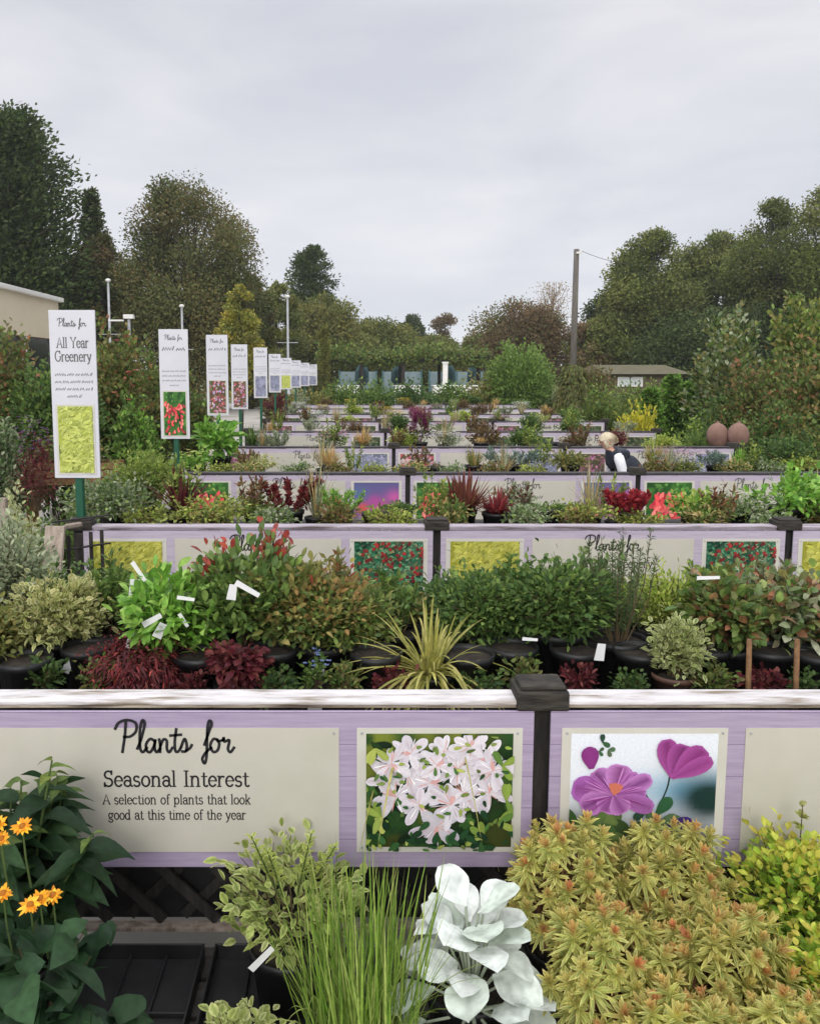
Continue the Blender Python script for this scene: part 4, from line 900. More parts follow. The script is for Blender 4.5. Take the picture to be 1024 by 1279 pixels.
plant('potted_shrub', 'cream and green variegated shrub before the first banner with white label', 'shrub', 362, 1.98, 1028, 175, varieg, seed=43, pot=(.11, .17), tags=((327, 1199, 1.80, 45, .075, .017),), **F_)
# green grass
def chive(g, gs, rng, h, r):
    blades(g, gs, rng, h * .94, r, 290, .0050, pal((108, 140, 52), (134, 160, 68), (86, 116, 44), (160, 174, 96)), droop=.22, spread=.36, base=.75, K=7, twist=1.2)
    blades(g, gs, rng, h * 1.02, r, 60, .0042, pal((150, 158, 90), (128, 144, 70)), droop=1.1, spread=1.0, K=9, base=.6)
plant('potted_grass', 'tall bright green grassy clump in the foreground', 'grass', 450, 1.70, 1078, 180, chive, seed=44, pot=(.11, .13), **F_)
# angel wings
def silver(g, gs, rng, h, r):
    # (x, y, z above soil, azimuth deg from +x towards +y, elevation deg, length, width)
    H = .0
    LV = []
    for k in range(40):
        u = k / 39; q = .02 + .125 * math.sqrt(u) ; az0 = k * 137.5 + rng.normal() * 14; z0 = .215 - .22 * u + rng.normal() * .015
        q2 = q if z0 > .08 else q * 1.3
        LV.append((math.cos(math.radians(az0)) * q2 * .55 + .02 * (1 - u) - .01, math.sin(math.radians(az0)) * q2 * .55 - .02 - .10 * u, z0, az0, 40 - 40 * u + rng.normal() * 12, rng.uniform(.09, .13), rng.uniform(.075, .105)))
    P = np.array([l[:3] for l in LV])
    az = np.radians([l[3] for l in LV]); el = np.radians([l[4] for l in LV])
    D = np.stack([np.cos(az) * np.cos(el), np.sin(az) * np.cos(el), np.sin(el)], -1)
    Nn = np.stack([-np.cos(az) * np.sin(el), -np.sin(az) * np.sin(el), np.cos(el)], -1) + rng.normal(size=(len(LV), 3)) * .18
    C = pick(rng, len(LV), pal((202, 207, 202), (212, 216, 212), (188, 198, 186)), .03)
    bigleaf(g, rng, P, D, Nn, np.array([l[5] for l in LV]), np.array([l[6] for l in LV]), C, ([0, .08, .22, .4, .6, .78, .92, 1], [.08, .2, .6, .92, 1, .9, .55, .05]), cup=.2, wave=.035, droop=rng.uniform(.05, .45, len(LV)), rib=.93)
    for p in P: gs.tube([(0, -.06, 0), (p[0] * .5, p[1] * .7 - .02, p[2] * .6), p], [.0042, .0036, .003], rgb(150, 160, 140), 6, False)
plant('potted_silver_plant', 'silver white felted big leaved plant between grass and orange spurge', 'foliage plant', 584, 1.86, 1068, 170, silver, seed=45, pot=(.11, .15), mat='leaf_felt', **F_)
# euphorbia block
def euph(nros):
    def f(g, gs, rng, h, r):
        c0 = h * .35
        for k in range(nros):
            i = k + .5; ph = math.acos(1 - i / nros * 1.12); th = i * 2.39996 + rng.normal() * .12
            d = np.array([math.sin(ph) * math.cos(th), math.sin(ph) * math.sin(th), math.cos(ph)]); s = rng.uniform(.80, 1.08); sz = rng.uniform(.65, 1.08)
            c = np.array([d[0] * r * .92 * s, d[1] * r * .92 * s, c0 + (h - c0 - .02) * max(d[2], -.2) * s])
            ax = unit(d * .55 + UP * .8 + rng.normal(size=3) * .2)
            gs.tube([(c[0] * .3, c[1] * .3, 0), (c[0] * .8, c[1] * .8, c[2] * .5), c - ax * .03], [.004, .0035, .003], rgb(130, 90, 70), 4, False)
            e1 = unit(np.cross(ax, [.3, .9, .1])); e2 = np.cross(ax, e1)
            rosy = rng.random() ** 2.0; n = 40; j = np.arange(n) / n
            az = np.arange(n) * 2.39996; el = np.radians(-28 + 105 * j ** 1.25)
            D = (np.cos(az) * np.cos(el))[:, None] * e1 + (np.sin(az) * np.cos(el))[:, None] * e2 + np.sin(el)[:, None] * ax
            P = c + ax * (-.035 + .045 * j)[:, None]
            L = (.056 - .030 * j) * rng.uniform(.75, 1.2, n) * sz
            inner = np.clip((j - .60) / .3, 0, 1)[:, None] * (.2 + .8 * rosy)
            hue = np.array([1, 1, 1]) * rng.uniform(.78, 1.14) * np.array([1 + rng.normal() * .07, 1, 1])
            base = hue * pick(rng, n, pal((150, 164, 86), (134, 154, 80), (162, 170, 92), (120, 146, 84)), .08)
            ed = pick(rng, n, pal((212, 204, 122), (218, 206, 132), (200, 190, 108)), .06)
            core = pick(rng, n, pal((186, 114, 80), (196, 130, 86), (172, 98, 74), (194, 148, 90)), .08)
            leaves(g, P, D, np.tile(ax, (n, 1)) + 1e-3, L, .0095 * rng.uniform(.8, 1.15, n), base * (1 - inner) + core * inner, T=(0, .35, .75, 1), wp=(.35, 1, .85, .1), droop=.08, fold=.3, E=ed * (1 - inner * .8) + core * inner * .8)
    return f
EU = 'potted_euphorbia'; EUG = 'orange tipped spurges at the right of the foreground'
for (X, Y, R_, Hh, n, lab) in ((.55, 2.0, .165, .50, 46, 'orange and lime spurge clump right below the dark post'), (.84, 2.02, .165, .47, 46, 'orange and lime spurge clump under the purple hibiscus picture'), (.60, 1.73, .16, .44, 44, 'salmon tipped spurge clump beside the silver plant'),
                    (.86, 1.75, .16, .43, 44, 'salmon tipped spurge clump in the middle of the spurge block'), (.66, 1.48, .15, .42, 42, 'nearest spurge clump at the bottom edge'), (.90, 1.48, .16, .41, 42, 'spurge clump in the bottom right of the spurge block')):
    plant(EU, lab, 'spurge', 0, Y, 0, 0, euph(int(n * 1.35)), seed=int(X * 100 + Y * 10), pot=(.10, .15), X=X, Hh=Hh, Rr=R_, group=EUG, mat='leaf', **F_)
# golden spiraea / oregano at the right edge
def golden(g, gs, rng, h, r):
    bush(g, gs, rng, h * .92, r * 1.1, 1900, .029, .018, pal((150, 176, 60), (172, 192, 78), (128, 160, 56), (104, 138, 52)), tips=pal((184, 190, 80), (178, 166, 74)), lo=.0, flat=.5, loose=.2)
for (X, Y, R_, Hh, lab) in ((1.16, 2.0, .17, .47, 'golden leaved bush beneath the blank cream panel'), (1.13, 1.68, .16, .40, 'golden leaved bush nearest the lower right corner'), (1.42, 1.8, .16, .42, 'golden leaved bush cut off by the right edge')):
    plant('potted_shrub', lab, 'shrub', 0, Y, 0, 0, golden, seed=int(X * 100), pot=(.11, .16), X=X, Hh=Hh, Rr=R_, group='golden leaved bushes', **F_)
def wand(g, gs, rng, h, r):
    bush(g, gs, rng, h * .55, r, 260, .030, .018, pal((120, 134, 60), (146, 156, 76)), lo=.2)
    b, t = np.array([0, 0, h * .3]), np.array([.02, 0, h]); gs.tube([b, (b + t) / 2 + [.01, 0, 0], t], [.003, .002, .0012], STEM, 4, False)
    n = 22; tt = np.sort(rng.uniform(.45, 1, n))[:, None]; az = rng.random(n) * 6.28
    leaves(g, b + (t - b) * tt, np.stack([np.cos(az), np.sin(az), np.full(n, .4)], -1), np.tile(UP, (n, 1)), .024, .014, pick(rng, n, pal((140, 146, 76), (160, 160, 100))))
plant('potted_shrub', 'thin wand like shoot in front of the blank cream panel', 'shrub', 985, 2.08, 1006, 90, wand, seed=47, pot=(.08, .14), **F_)
plant('potted_shrub', 'tiny light green plant at the bottom edge left of the grass', 'shrub', 300, 1.62, 1262, 130, B(300, .032, .02, pal((136, 150, 76), (112, 130, 62)), edge=CRM, lo=.1), seed=48, pot=(.08, .10), **F_)
# black trays
def tray(x0, x1, y0, y1, lab):
    t = thing('plant_tray', lab, 'tray', ((x0 + x1) / 2, (y0 + y1) / 2, ZLOW + .001), group='black plastic trays on the lower shelf')
    w, l = (x1 - x0) / 2, (y1 - y0) / 2; g = G()
    g.box(-w, w, -l, l, 0, .006); obj('tray_base', g, 'pot', t)
    g = G(); g.box(-w, w, -l - .006, -l, 0, .05); g.box(-w, w, l, l + .006, 0, .05); g.box(-w - .006, -w, -l - .006, l + .006, 0, .05); g.box(w, w + .006, -l - .006, l + .006, 0, .05)
    for i in (1, 2): g.box(-w + i * 2 * w / 3 - .003, -w + i * 2 * w / 3 + .003, -l, l, .006, .02)
    for i in (1, 2): g.box(-w + .001, w - .001, -l + i * 2 * l / 3 - .003, -l + i * 2 * l / 3 + .003, .0065, .0195)
    obj('tray_rim', g, 'pot', t, bevel=.002)
tray(-.72, -.42, 1.50, 2.12, 'empty black plant tray between the orange daisies and the variegated shrub')
tray(-.38, -.09, 1.50, 2.12, 'black plant tray under the variegated shrub')

DENS[0] = 1.5

# ------------------------------------------------------------------ second bench, upper shelf
def P2(name, label, px, dd, top, w, fn, **k): return plant(name, label, S_CAT, px, YK[1] + dd, top, w * 1.25, fn, **k)
P2('potted_shrub', 'mounded leafy green shrub behind the green sign post', 180, 1.0, 566, 90, B(1500, .04, .02, GRN, edge=LIM, lo=.0), seed=61)
P2('potted_shrub', 'pale green shrub at the left end of the second bench', 140, .55, 606, 95, B(1300, .04, .02, np.vstack([GRN, GRY]), lo=.0), seed=62)
P2('potted_cordyline', 'dark purple strap leaved plant beside the second white sign', 226, .5, 580, 78, Bl(70, .022, DRED, droop=.35, spread=.7), seed=63)
P2('potted_shrub', 'trailing pale leaved plant below the red fuchsia banner picture', 262, .35, 634, 90, B(700, .034, .02, np.vstack([OLV, LIM]), lo=-.2), seed=64)
P2('potted_barberry', 'upright dark red twiggy barberry on the second bench', 362, .5, 594, 74, Nd(900, np.vstack([RED, DRED]), nst=11, l=.036, w=.022), seed=65)
P2('potted_shrub', 'feathery light green plant right of the red barberry', 424, .45, 610, 56, Nd(1300, BRT, nst=15, l=.034, w=.008), seed=66)
P2('potted_grass', 'low yellow green tuft under the blurred pink flower picture', 470, .4, 632, 62, Bl(110, .008, np.vstack([LIM, OLV]), droop=.6, spread=.8), seed=67)
P2('potted_flax', 'big bronze red spiky flax on the second bench', 578, .5, 586, 150, Bl(150, .022, pal((104, 56, 50), (124, 70, 58), (90, 60, 46), (120, 96, 62)), droop=.35, spread=.95, edge=pal((130, 74, 64), (96, 50, 46))), seed=68)
P2('potted_flax', 'smaller crimson spiky flax right of the bronze one', 620, .42, 608, 84, Bl(100, .018, pal((128, 52, 54), (150, 66, 66), (110, 46, 50)), droop=.4, spread=.9), seed=69)
P2('potted_shrub', 'thin grey and purple twiggy shrub before the third banner text', 655, .5, 606, 50, Nd(700, np.vstack([GRY, DRED[:2]]), nst=10, l=.035, w=.016), seed=70)
P2('potted_shrub', 'low lime plant left of the crimson leaved one', 732, .35, 640, 60, B(500, .036, .018, np.vstack([LIM, OLV]), lo=-.1), seed=71)
P2('potted_shrub', 'crimson leaved upright plant before the third banner picture', 786, .45, 612, 52, Nd(800, pal((150, 40, 52), (120, 34, 44), (170, 62, 66)), nst=11, l=.045, w=.022), seed=72)
P2('potted_shrub', 'yellow green leafy plant right of the third bench post', 868, .45, 620, 50, B(600, .042, .02, np.vstack([LIM, BRT]), lo=.0), seed=73)
P2('potted_shrub', 'grey green low shrub left of the apple green one', 920, .5, 632, 68, B(600, .036, .018, np.vstack([GRY, GRN])), seed=74)
P2('potted_shrub', 'apple green broad leaved plant in a big black pot', 984, .45, 598, 84, B(420, .065, .036, BRT, lo=.2, flat=.45), seed=75, pot=(.12, .19), mat='leaf_gloss')
P2('potted_shrub', 'red tinged shrub at the right photo edge', 1035, .5, 640, 70, B(500, .05, .02, RGRN, lo=.0), seed=76)
P2('potted_shrub', 'sparse green seedlings in front of the third banner text', 320, .6, 640, 70, B(350, .03, .016, GRN, lo=-.1), seed=77)
P2('potted_shrub', 'small dark green mound at the second post cap', 500, .6, 640, 40, B(400, .03, .016, DKG), seed=78)
P2('potted_shrub', 'dusty pink flowered mound near the second bench middle', 690, .6, 640, 44, flowery(350, .03, .015, GRN, 40, .012, PINKF), seed=79)
# second bench, lower shelf (mostly behind the front plants)
for i, (px, top, w, Pp, lab) in enumerate(((130, 738, 90, GRN, 'leafy green plant under the golden banner picture at left'), (245, 745, 90, OLV, 'olive plant on the low shelf under the second bench banner'), (455, 738, 80, GRN, 'green plant on the low shelf under the red berry picture'),
        (610, 742, 90, DKG, 'dark green plant on the low shelf under the golden picture'), (715, 738, 80, GRN, 'green plant on the low shelf left of the rosemary'), (860, 740, 80, LIM, 'lime plant on the low shelf below the all year banner'), (960, 738, 90, OLV, 'olive plant on the low shelf near the third post'), (1040, 735, 90, GRN, 'green plant on the low shelf at the right edge'))):
    plant('potted_shrub', lab, S_CAT, px, 4.45, top, w, B(900, .036, .018, Pp, lo=.0), seed=90 + i, z=ZLOW)

# ------------------------------------------------------------------ third bench
def P3(name, label, px, dd, top, w, fn, **k): return plant(name, label, S_CAT, px, YK[2] + dd, top, w * 1.2, fn, **k)
P3('potted_grass', 'buff orange grass tuft behind the third rail', 413, .45, 556, 58, Bl(130, .012, BUFF, droop=.5, spread=.7), seed=101)
P3('potted_grass', 'thin pale green grass left of the third bench middle', 592, .5, 556, 60, Bl(120, .010, np.vstack([GRN, BUFF]), droop=.4, spread=.6), seed=102)
P3('potted_shrub', 'blue green haze of fine stems behind the third rail', 640, .55, 562, 62, Nd(900, BLU, nst=16, l=.05, w=.012), seed=103)
P3('potted_grass', 'yellow green upright grass just right of the person', 816, .6, 548, 50, Bl(130, .012, np.vstack([LIM, BUFF]), droop=.35, spread=.5), seed=104)
P3('potted_heather', 'pinkish grey heather mound right of the person', 848, .45, 560, 62, flowery(700, .03, .010, BLU, 160, .016, PINKF), seed=105)
P3('potted_heather', 'blue grey bushy herb beside the pink heather', 895, .45, 566, 46, Nd(700, BLU, nst=16, l=.045, w=.012), seed=106)
P3('potted_grass', 'bright green upright blades at the right of the third bench', 922, .42, 558, 34, Bl(60, .016, BRT, droop=.15, spread=.35), seed=107)
P3('potted_grass', 'fine pink tinged grass right of the third post', 545, .4, 574, 40, Bl(90, .008, np.vstack([PINKF, GRN]), droop=.5, spread=.7), seed=108)
P3('potted_shrub', 'dull green shrub between person and third bench post', 712, .5, 566, 40, B(400, .05, .02, OLV), seed=109)
P3('potted_shrub', 'glossy bright green plant behind the second white sign', 275, .9, 524, 46, B(240, .10, .06, BRT, lo=.2), seed=110, mat='leaf_gloss', pot=(.12, .2))
P3('potted_shrub', 'yellow flowering leafy plant left of the third bench', 246, .55, 562, 40, flowery(300, .06, .03, BRT, 20, .03, pal((196, 196, 120),)), seed=111)
P3('potted_shrub', 'dark green upright shrub at the right end of the third bench', 975, .6, 548, 70, B(700, .05, .022, DKG), seed=112)
P3('potted_shrub', 'low lime shrub near the right end of the third bench', 1000, .35, 582, 50, B(400, .05, .022, LIM), seed=113)
P3('potted_shrub', 'variegated mound at the left end behind the fuchsia banner', 320, .5, 578, 44, B(400, .045, .02, OLV, edge=CRM), seed=114)

FP_ = {}
def filler(k, n, x0, x1, seed):
    rr = random.Random(seed)
    lab = f'low leafy mound filling gaps between the taller plants on the {ORD[k]} bench'; grp = f'low filler plants on the {ORD[k]} bench'
    for j in range(n):
        X = x0 + (x1 - x0) * (j + .5) / n + rr.uniform(-.05, .05); Y = YK[k] + rr.uniform(.22, .38); v = (k, j % 4)
        if k == 2 and 2.0 < X < 2.75: continue
        if v in FP_: copy_thing(FP_[v], (X, Y, ZTAB), rr.random() * 6, (rr.uniform(.85, 1.15), rr.uniform(.8, 1.2)), lab, grp)
        else: FP_[v] = plant('potted_plant', lab, S_CAT, 0, Y, 0, 0, B(420, .034, .017, [np.vstack([OLV, LIM]), np.vstack([GRN, BUFF[:2]]), np.vstack([GRY, GRN]), np.vstack([RGRN, OLV])][j % 4], lo=-.3, flat=.4, nst=26), seed=600 + 10 * k + j, pot=(.07, .10), X=X, Hh=.215 if k == 1 else .18, Rr=.15, group=grp)
WISP = [('potted_grass', 'airy buff grass', Bl(70, .010, np.vstack([BUFF, GRY]), droop=.35, spread=.5), .50, .16), ('potted_perennial', 'airy green perennial', Nd(360, np.vstack([GRN, LIM]), nst=11, l=.05, w=.016, lo=.25), .52, .16), ('potted_perennial', 'airy russet perennial', Nd(320, np.vstack([RGRN, DRED[:1]]), nst=10, l=.05, w=.016, lo=.25), .48, .15)]
WP = {}
rw = random.Random(11)
for k in (1, 2, 3, 4, 5, 6):
    for j in range(9 if k < 3 else 7):
        q = (j + k) % 3; nm, desc, fn, h, r = WISP[q]; X = -1.4 + (5.4 if k > 1 else 4.6) * (j + .5) / (9 if k < 3 else 7) + rw.uniform(-.2, .2); Y = YK[k] + rw.uniform(.3, .75)
        if k == 2 and 1.9 < X < 2.8: continue
        lab = f'{desc} swaying above its neighbours on the {ORD[k]} bench'; grp = f'{desc}s on the {ORD[k]} bench'; s = rw.uniform(.75, 1.05)
        if q in WP: copy_thing(WP[q], (X, Y, ZTAB), rw.random() * 6, (s, s), lab, grp)
        else: WP[q] = plant(nm, lab, S_CAT, 0, Y, 0, 0, fn, seed=660 + q, X=X, Hh=h, Rr=r, group=grp, pot=(.075, .11))
filler(1, 13, -1.5, 3.6, 1); filler(2, 17, -1.5, 4.9, 2)
# ------------------------------------------------------------------ far benches: a small nursery of kinds, copied
KIND = [
 ('potted_grass', 'buff grass tuft', Bl(110, .014, BUFF, droop=.5, spread=.7), .42, .20),
 ('potted_shrub', 'mid green shrub', B(600, .05, .024, GRN), .36, .17),
 ('potted_shrub', 'lime green shrub', B(600, .05, .022, LIM), .34, .17),
 ('potted_shrub', 'dark red shrub', B(500, .05, .02, DRED), .34, .16),
 ('potted_shrub', 'grey leaved herb', Nd(700, GRY, nst=15, l=.05, w=.014), .36, .17),
 ('potted_flower', 'pink flowering mound', flowery(400, .045, .02, GRN, 70, .03, PINKF), .34, .18),
 ('potted_flower', 'white flowering mound', flowery(400, .045, .02, GRY, 90, .03, pal((214, 214, 210), (196, 198, 188))), .32, .18),
 ('potted_flower', 'yellow flowering mound', flowery(400, .045, .02, OLV, 70, .03, pal((200, 176, 70), (212, 190, 96))), .36, .17),
 ('potted_shrub', 'dark green shrub', B(600, .05, .022, DKG), .40, .17),
 ('potted_grass', 'green grass tuft', Bl(110, .013, GRN, droop=.5, spread=.6), .44, .18),
 ('potted_shrub', 'bronze leaved shrub', B(500, .055, .024, BRZ), .36, .17),
 ('potted_flower', 'magenta flower spikes', flowery(300, .05, .02, GRN, 16, .03, MAG, spike=True), .46, .15),
]
PROTO = {}
rf = random.Random(5)
for k in range(3, 9):
    for b in range(NP[k] - 1):
        kinds = rf.sample(range(len(KIND) - 1), 4 if k < 4 else 3)
        for j, q in enumerate(kinds):
            nm, desc, fn, h, r = KIND[q]
            X = PX[b] + .25 + j * (.52 if k < 4 else .68) + rf.uniform(-.08, .08); Y = YK[k] + rf.uniform(.3, .8); s = rf.uniform(.8, 1.1)
            lab = f'{desc} in the {["left", "middle", "right"][b]} bay of the {ORD[k]} bench'
            grp = desc + 's on the far benches'
            if q in PROTO: copy_thing(PROTO[q], (X, Y, ZTAB), rf.random() * 6, (s, s * rf.uniform(.8, 1.05)), lab, grp)
            else: PROTO[q] = plant(nm, lab, S_CAT, 0, Y, 0, 0, fn, seed=200 + q, X=X, Hh=h * .9, Rr=r * 1.25, group=grp, pot=(.075, .11))
plant('potted_flower', 'tallest magenta flower spires standing on the fourth bench', 'potted plant', 525, YK[3] + .5, 508, 30, flowery(260, .05, .02, np.vstack([DRED, GRN]), 30, .035, MAG, spike=True), seed=230)
plant('potted_shrub', 'dark red low shrub near the distant white signs', 'potted plant', 345, YK[6] + .4, 494, 40, B(500, .06, .026, DRED), seed=231)
for i, (px, top, w, Pp, lab) in enumerate(((600, 545, 70, BUFF, 'buff seed heads on the fourth bench'), (690, 556, 60, BLU, 'blue grey fine foliage on the fourth bench'), (625, 520, 46, BUFF, 'pale yellow plume grass on the sixth bench'))):
    plant('potted_grass', lab, 'potted plant', px, YK[[3, 3, 5][i]] + .5, top, w, Bl(140, .014, Pp, droop=.45, spread=.6), seed=240 + i)

# ------------------------------------------------------------------ person crouching behind the third bench
def person():
    d = 8.95
    hx, hz = at(757, 552, d)
    px_, pz_ = at(782, 600, d)
    t = thing('person', 'blond person in navy gilet and white sleeves bending over behind the third bench', 'person', (px_, d, 0))
    hx -= px_; J = {}
    sh = (hx + .085, 0, hz - .135)
    pel = (sh[0] + .37, 0, sh[2] - .42)
    V = [pel, (sh[0] + .24, 0, sh[2] - .24), (sh[0] + .09, 0, sh[2] - .07), sh, (hx + .035, 0, hz - .075), (hx, 0, hz), (hx - .012, 0, hz + .07)]
    R = [(.15, .17), (.13, .15), (.12, .17), (.075, .10), (.05, .05), (.078, .075), (.06, .06)]
    V[0] = pel
    E = [(0, 1), (1, 2), (2, 3), (3, 4), (4, 5), (5, 6)]
    def add(prev, pts, rr):
        for p, r in zip(pts, rr): V.append(p); R.append((r, r)); E.append((prev, len(V) - 1)); prev = len(V) - 1
    for s in (-1, 1):
        add(3, [(sh[0] + .01, s * .17, sh[2] - .03), (sh[0] + .07, s * .215, sh[2] - .28), (sh[0] - .09, s * .17, sh[2] - .44), (sh[0] - .17, s * .14, sh[2] - .49)], (.060, .050, .038, .032))
        add(0, [(pel[0], s * .10, pel[2] - .03), (pel[0] - .33, s * .13, pel[2] - .04), (pel[0] - .16, s * .12, .10), (pel[0] - .24, s * .12, .05), (pel[0] - .32, s * .12, .045)], (.10, .075, .05, .045, .03))
    me = bpy.data.meshes.new('body'); me.from_pydata(V, E, []); o = bpy.data.objects.new('body', me); COL.objects.link(o)
    o.modifiers.new('skin', 'SKIN').use_smooth_shade = True
    for v, r in zip(me.skin_vertices[0].data, R): v.radius = r
    me.skin_vertices[0].data[0].use_root = True
    o.modifiers.new('sub', 'SUBSURF').levels = 2; o.modifiers['sub'].render_levels = 2
    bpy.context.view_layer.update()
    dg = bpy.context.evaluated_depsgraph_get(); m2 = bpy.data.meshes.new_from_object(o.evaluated_get(dg))
    o.modifiers.clear(); o.data = m2; m2.name = 'body'; o.parent = t
    for mm in ('skin', 'navy', 'white_cloth', 'jeans'): m2.materials.append(M[mm])
    for p in m2.polygons:
        c = p.center; p.use_smooth = True
        arm = (abs(c.y) > .16 and c.z > sh[2] - .5) or (c.x < sh[0] - .02 and sh[2] - .55 < c.z < sh[2] - .25 and abs(c.y) > .1)
        if (c.z < pel[2] + .06 or (c.z < .5)) and not arm: p.material_index = 3
        elif c.z > hz - .085 and c.x < hx + .07: p.material_index = 0
        elif arm: p.material_index = 2 if c.z > sh[2] - .46 else 0
        else: p.material_index = 1
    # hands with fingers
    for s in (-1, 1):
        g = G(); w = np.array([sh[0] - .17, s * .14, sh[2] - .49]); g.tube([w, w + [-.03, 0, -.03], w + [-.06, 0, -.055]], [.03, .036, .03], (1, 1, 1), 8)
        for f in range(4):
            b = w + np.array([-.06, (f - 1.5) * .017, -.055]); g.tube([b, b + [-.02, 0, -.025], b + [-.02, 0, -.055 + .006 * abs(f - 1.4)]], [.009, .008, .006], (1, 1, 1), 6)
        b = w + np.array([-.03, -s * .03, -.03]); g.tube([b, b + [-.03, -s * .012, -.02], b + [-.05, -s * .008, -.035]], [.010, .009, .007], (1, 1, 1), 6)
        obj('hand', g, 'skin', t, smooth=True)
    g = G(); rng = np.random.default_rng(3); n = 1500; v = rdir(rng, n); v = v[(v[:, 2] > -.45) & ~((v[:, 0] < -.45) & (v[:, 2] < .35))]; n = len(v)
    kites(g, np.array([hx + .012, 0, hz + .02]) + v * [.088, .082, .092], unit(np.cross(v, [0, 1, .2])) + v * .15 - UP * .5, v, .05, .014, pick(rng, n, pal((204, 192, 166), (220, 210, 188), (180, 164, 136)), .08))
    obj('hair', g, 'stem', t, smooth=True)
    g = G()                                              # face: nose, eyes, mouth, ears
    f = np.array([hx - .072, 0, hz]); g.tube([f + [.012, 0, .02], f + [-.012, 0, -.008], f + [.01, 0, -.016]], [.008, .011, .008], (1, 1, 1), 6)
    for s in (-1, 1): g.tube([np.array([hx + .015, s * .076, hz + .02]), np.array([hx + .018, s * .084, hz]), np.array([hx + .012, s * .078, hz - .025])], [.008, .011, .007], (1, 1, 1), 6)
    obj('nose_and_ears', g, 'skin', t, smooth=True)
    g = G()
    for s in (-1, 1): g.lathe([(0, .008), (.007, .004), (.008, 0), (.007, -.004), (0, -.008)], (1, 1, 1), 8, (hx - .07, s * .03, hz + .018))
    obj('eyes', g, 'ink', t, smooth=True)
    g = G(); g.tube([(hx - .066, -.022, hz - .038), (hx - .076, 0, hz - .036), (hx - .066, .022, hz - .038)], [.003, .006, .003], (1, 1, 1), 6); obj('mouth', g, 'terracotta', t, smooth=True)
    g = G(); g.tube([(sh[0] - .06, 0, sh[2] + .03), (sh[0] - .01, -.07, sh[2] + .035), (sh[0] + .05, 0, sh[2] + .05), (sh[0] - .01, .07, sh[2] + .035), (sh[0] - .06, 0, sh[2] + .03)], .022, (1, 1, 1), 8); obj('collar', g, 'navy', t, smooth=True)
person()

# terracotta round urns on the fourth bench
for (px, lab) in ((896, 'left one of two round terracotta urns before the dark shrubs'), (922, 'right one of two round terracotta urns before the dark shrubs')):
    d = YK[3] + .5 + (.0 if px < 900 else -.12); X = xat(px, d, 1.1); zt = zat(528, d); zb = zat(561, d)
    t = thing('round_urn', lab, 'urn', (X, d, ZTAB), group='round terracotta urns')
    r = 13 * mpp(d, 1.1); H = zt - zb
    g = G(); g.lathe([(r * .3, 0), (r * .34, .02), (r * .25, zb - ZTAB + .02)] + [(r * math.sin(a), zb - ZTAB + H / 2 - H / 2 * math.cos(a)) for a in np.linspace(.35, PI - .2, 14)] + [(r * .14, H * 1.0 + zb - ZTAB), (r * .09, H * 1.06 + zb - ZTAB), (r * .02, H * 1.08 + zb - ZTAB)], (1, 1, 1), 22)
    obj('urn_body', g, 'terracotta', t, smooth=True)
    g = G(); g.lathe([(r * .36, 0), (r * .40, .004), (r * .40, .03), (r * .34, .034)], (1, 1, 1), 18); obj('urn_foot', g, 'terracotta', t, smooth=True)

DENS[0] = 1.6

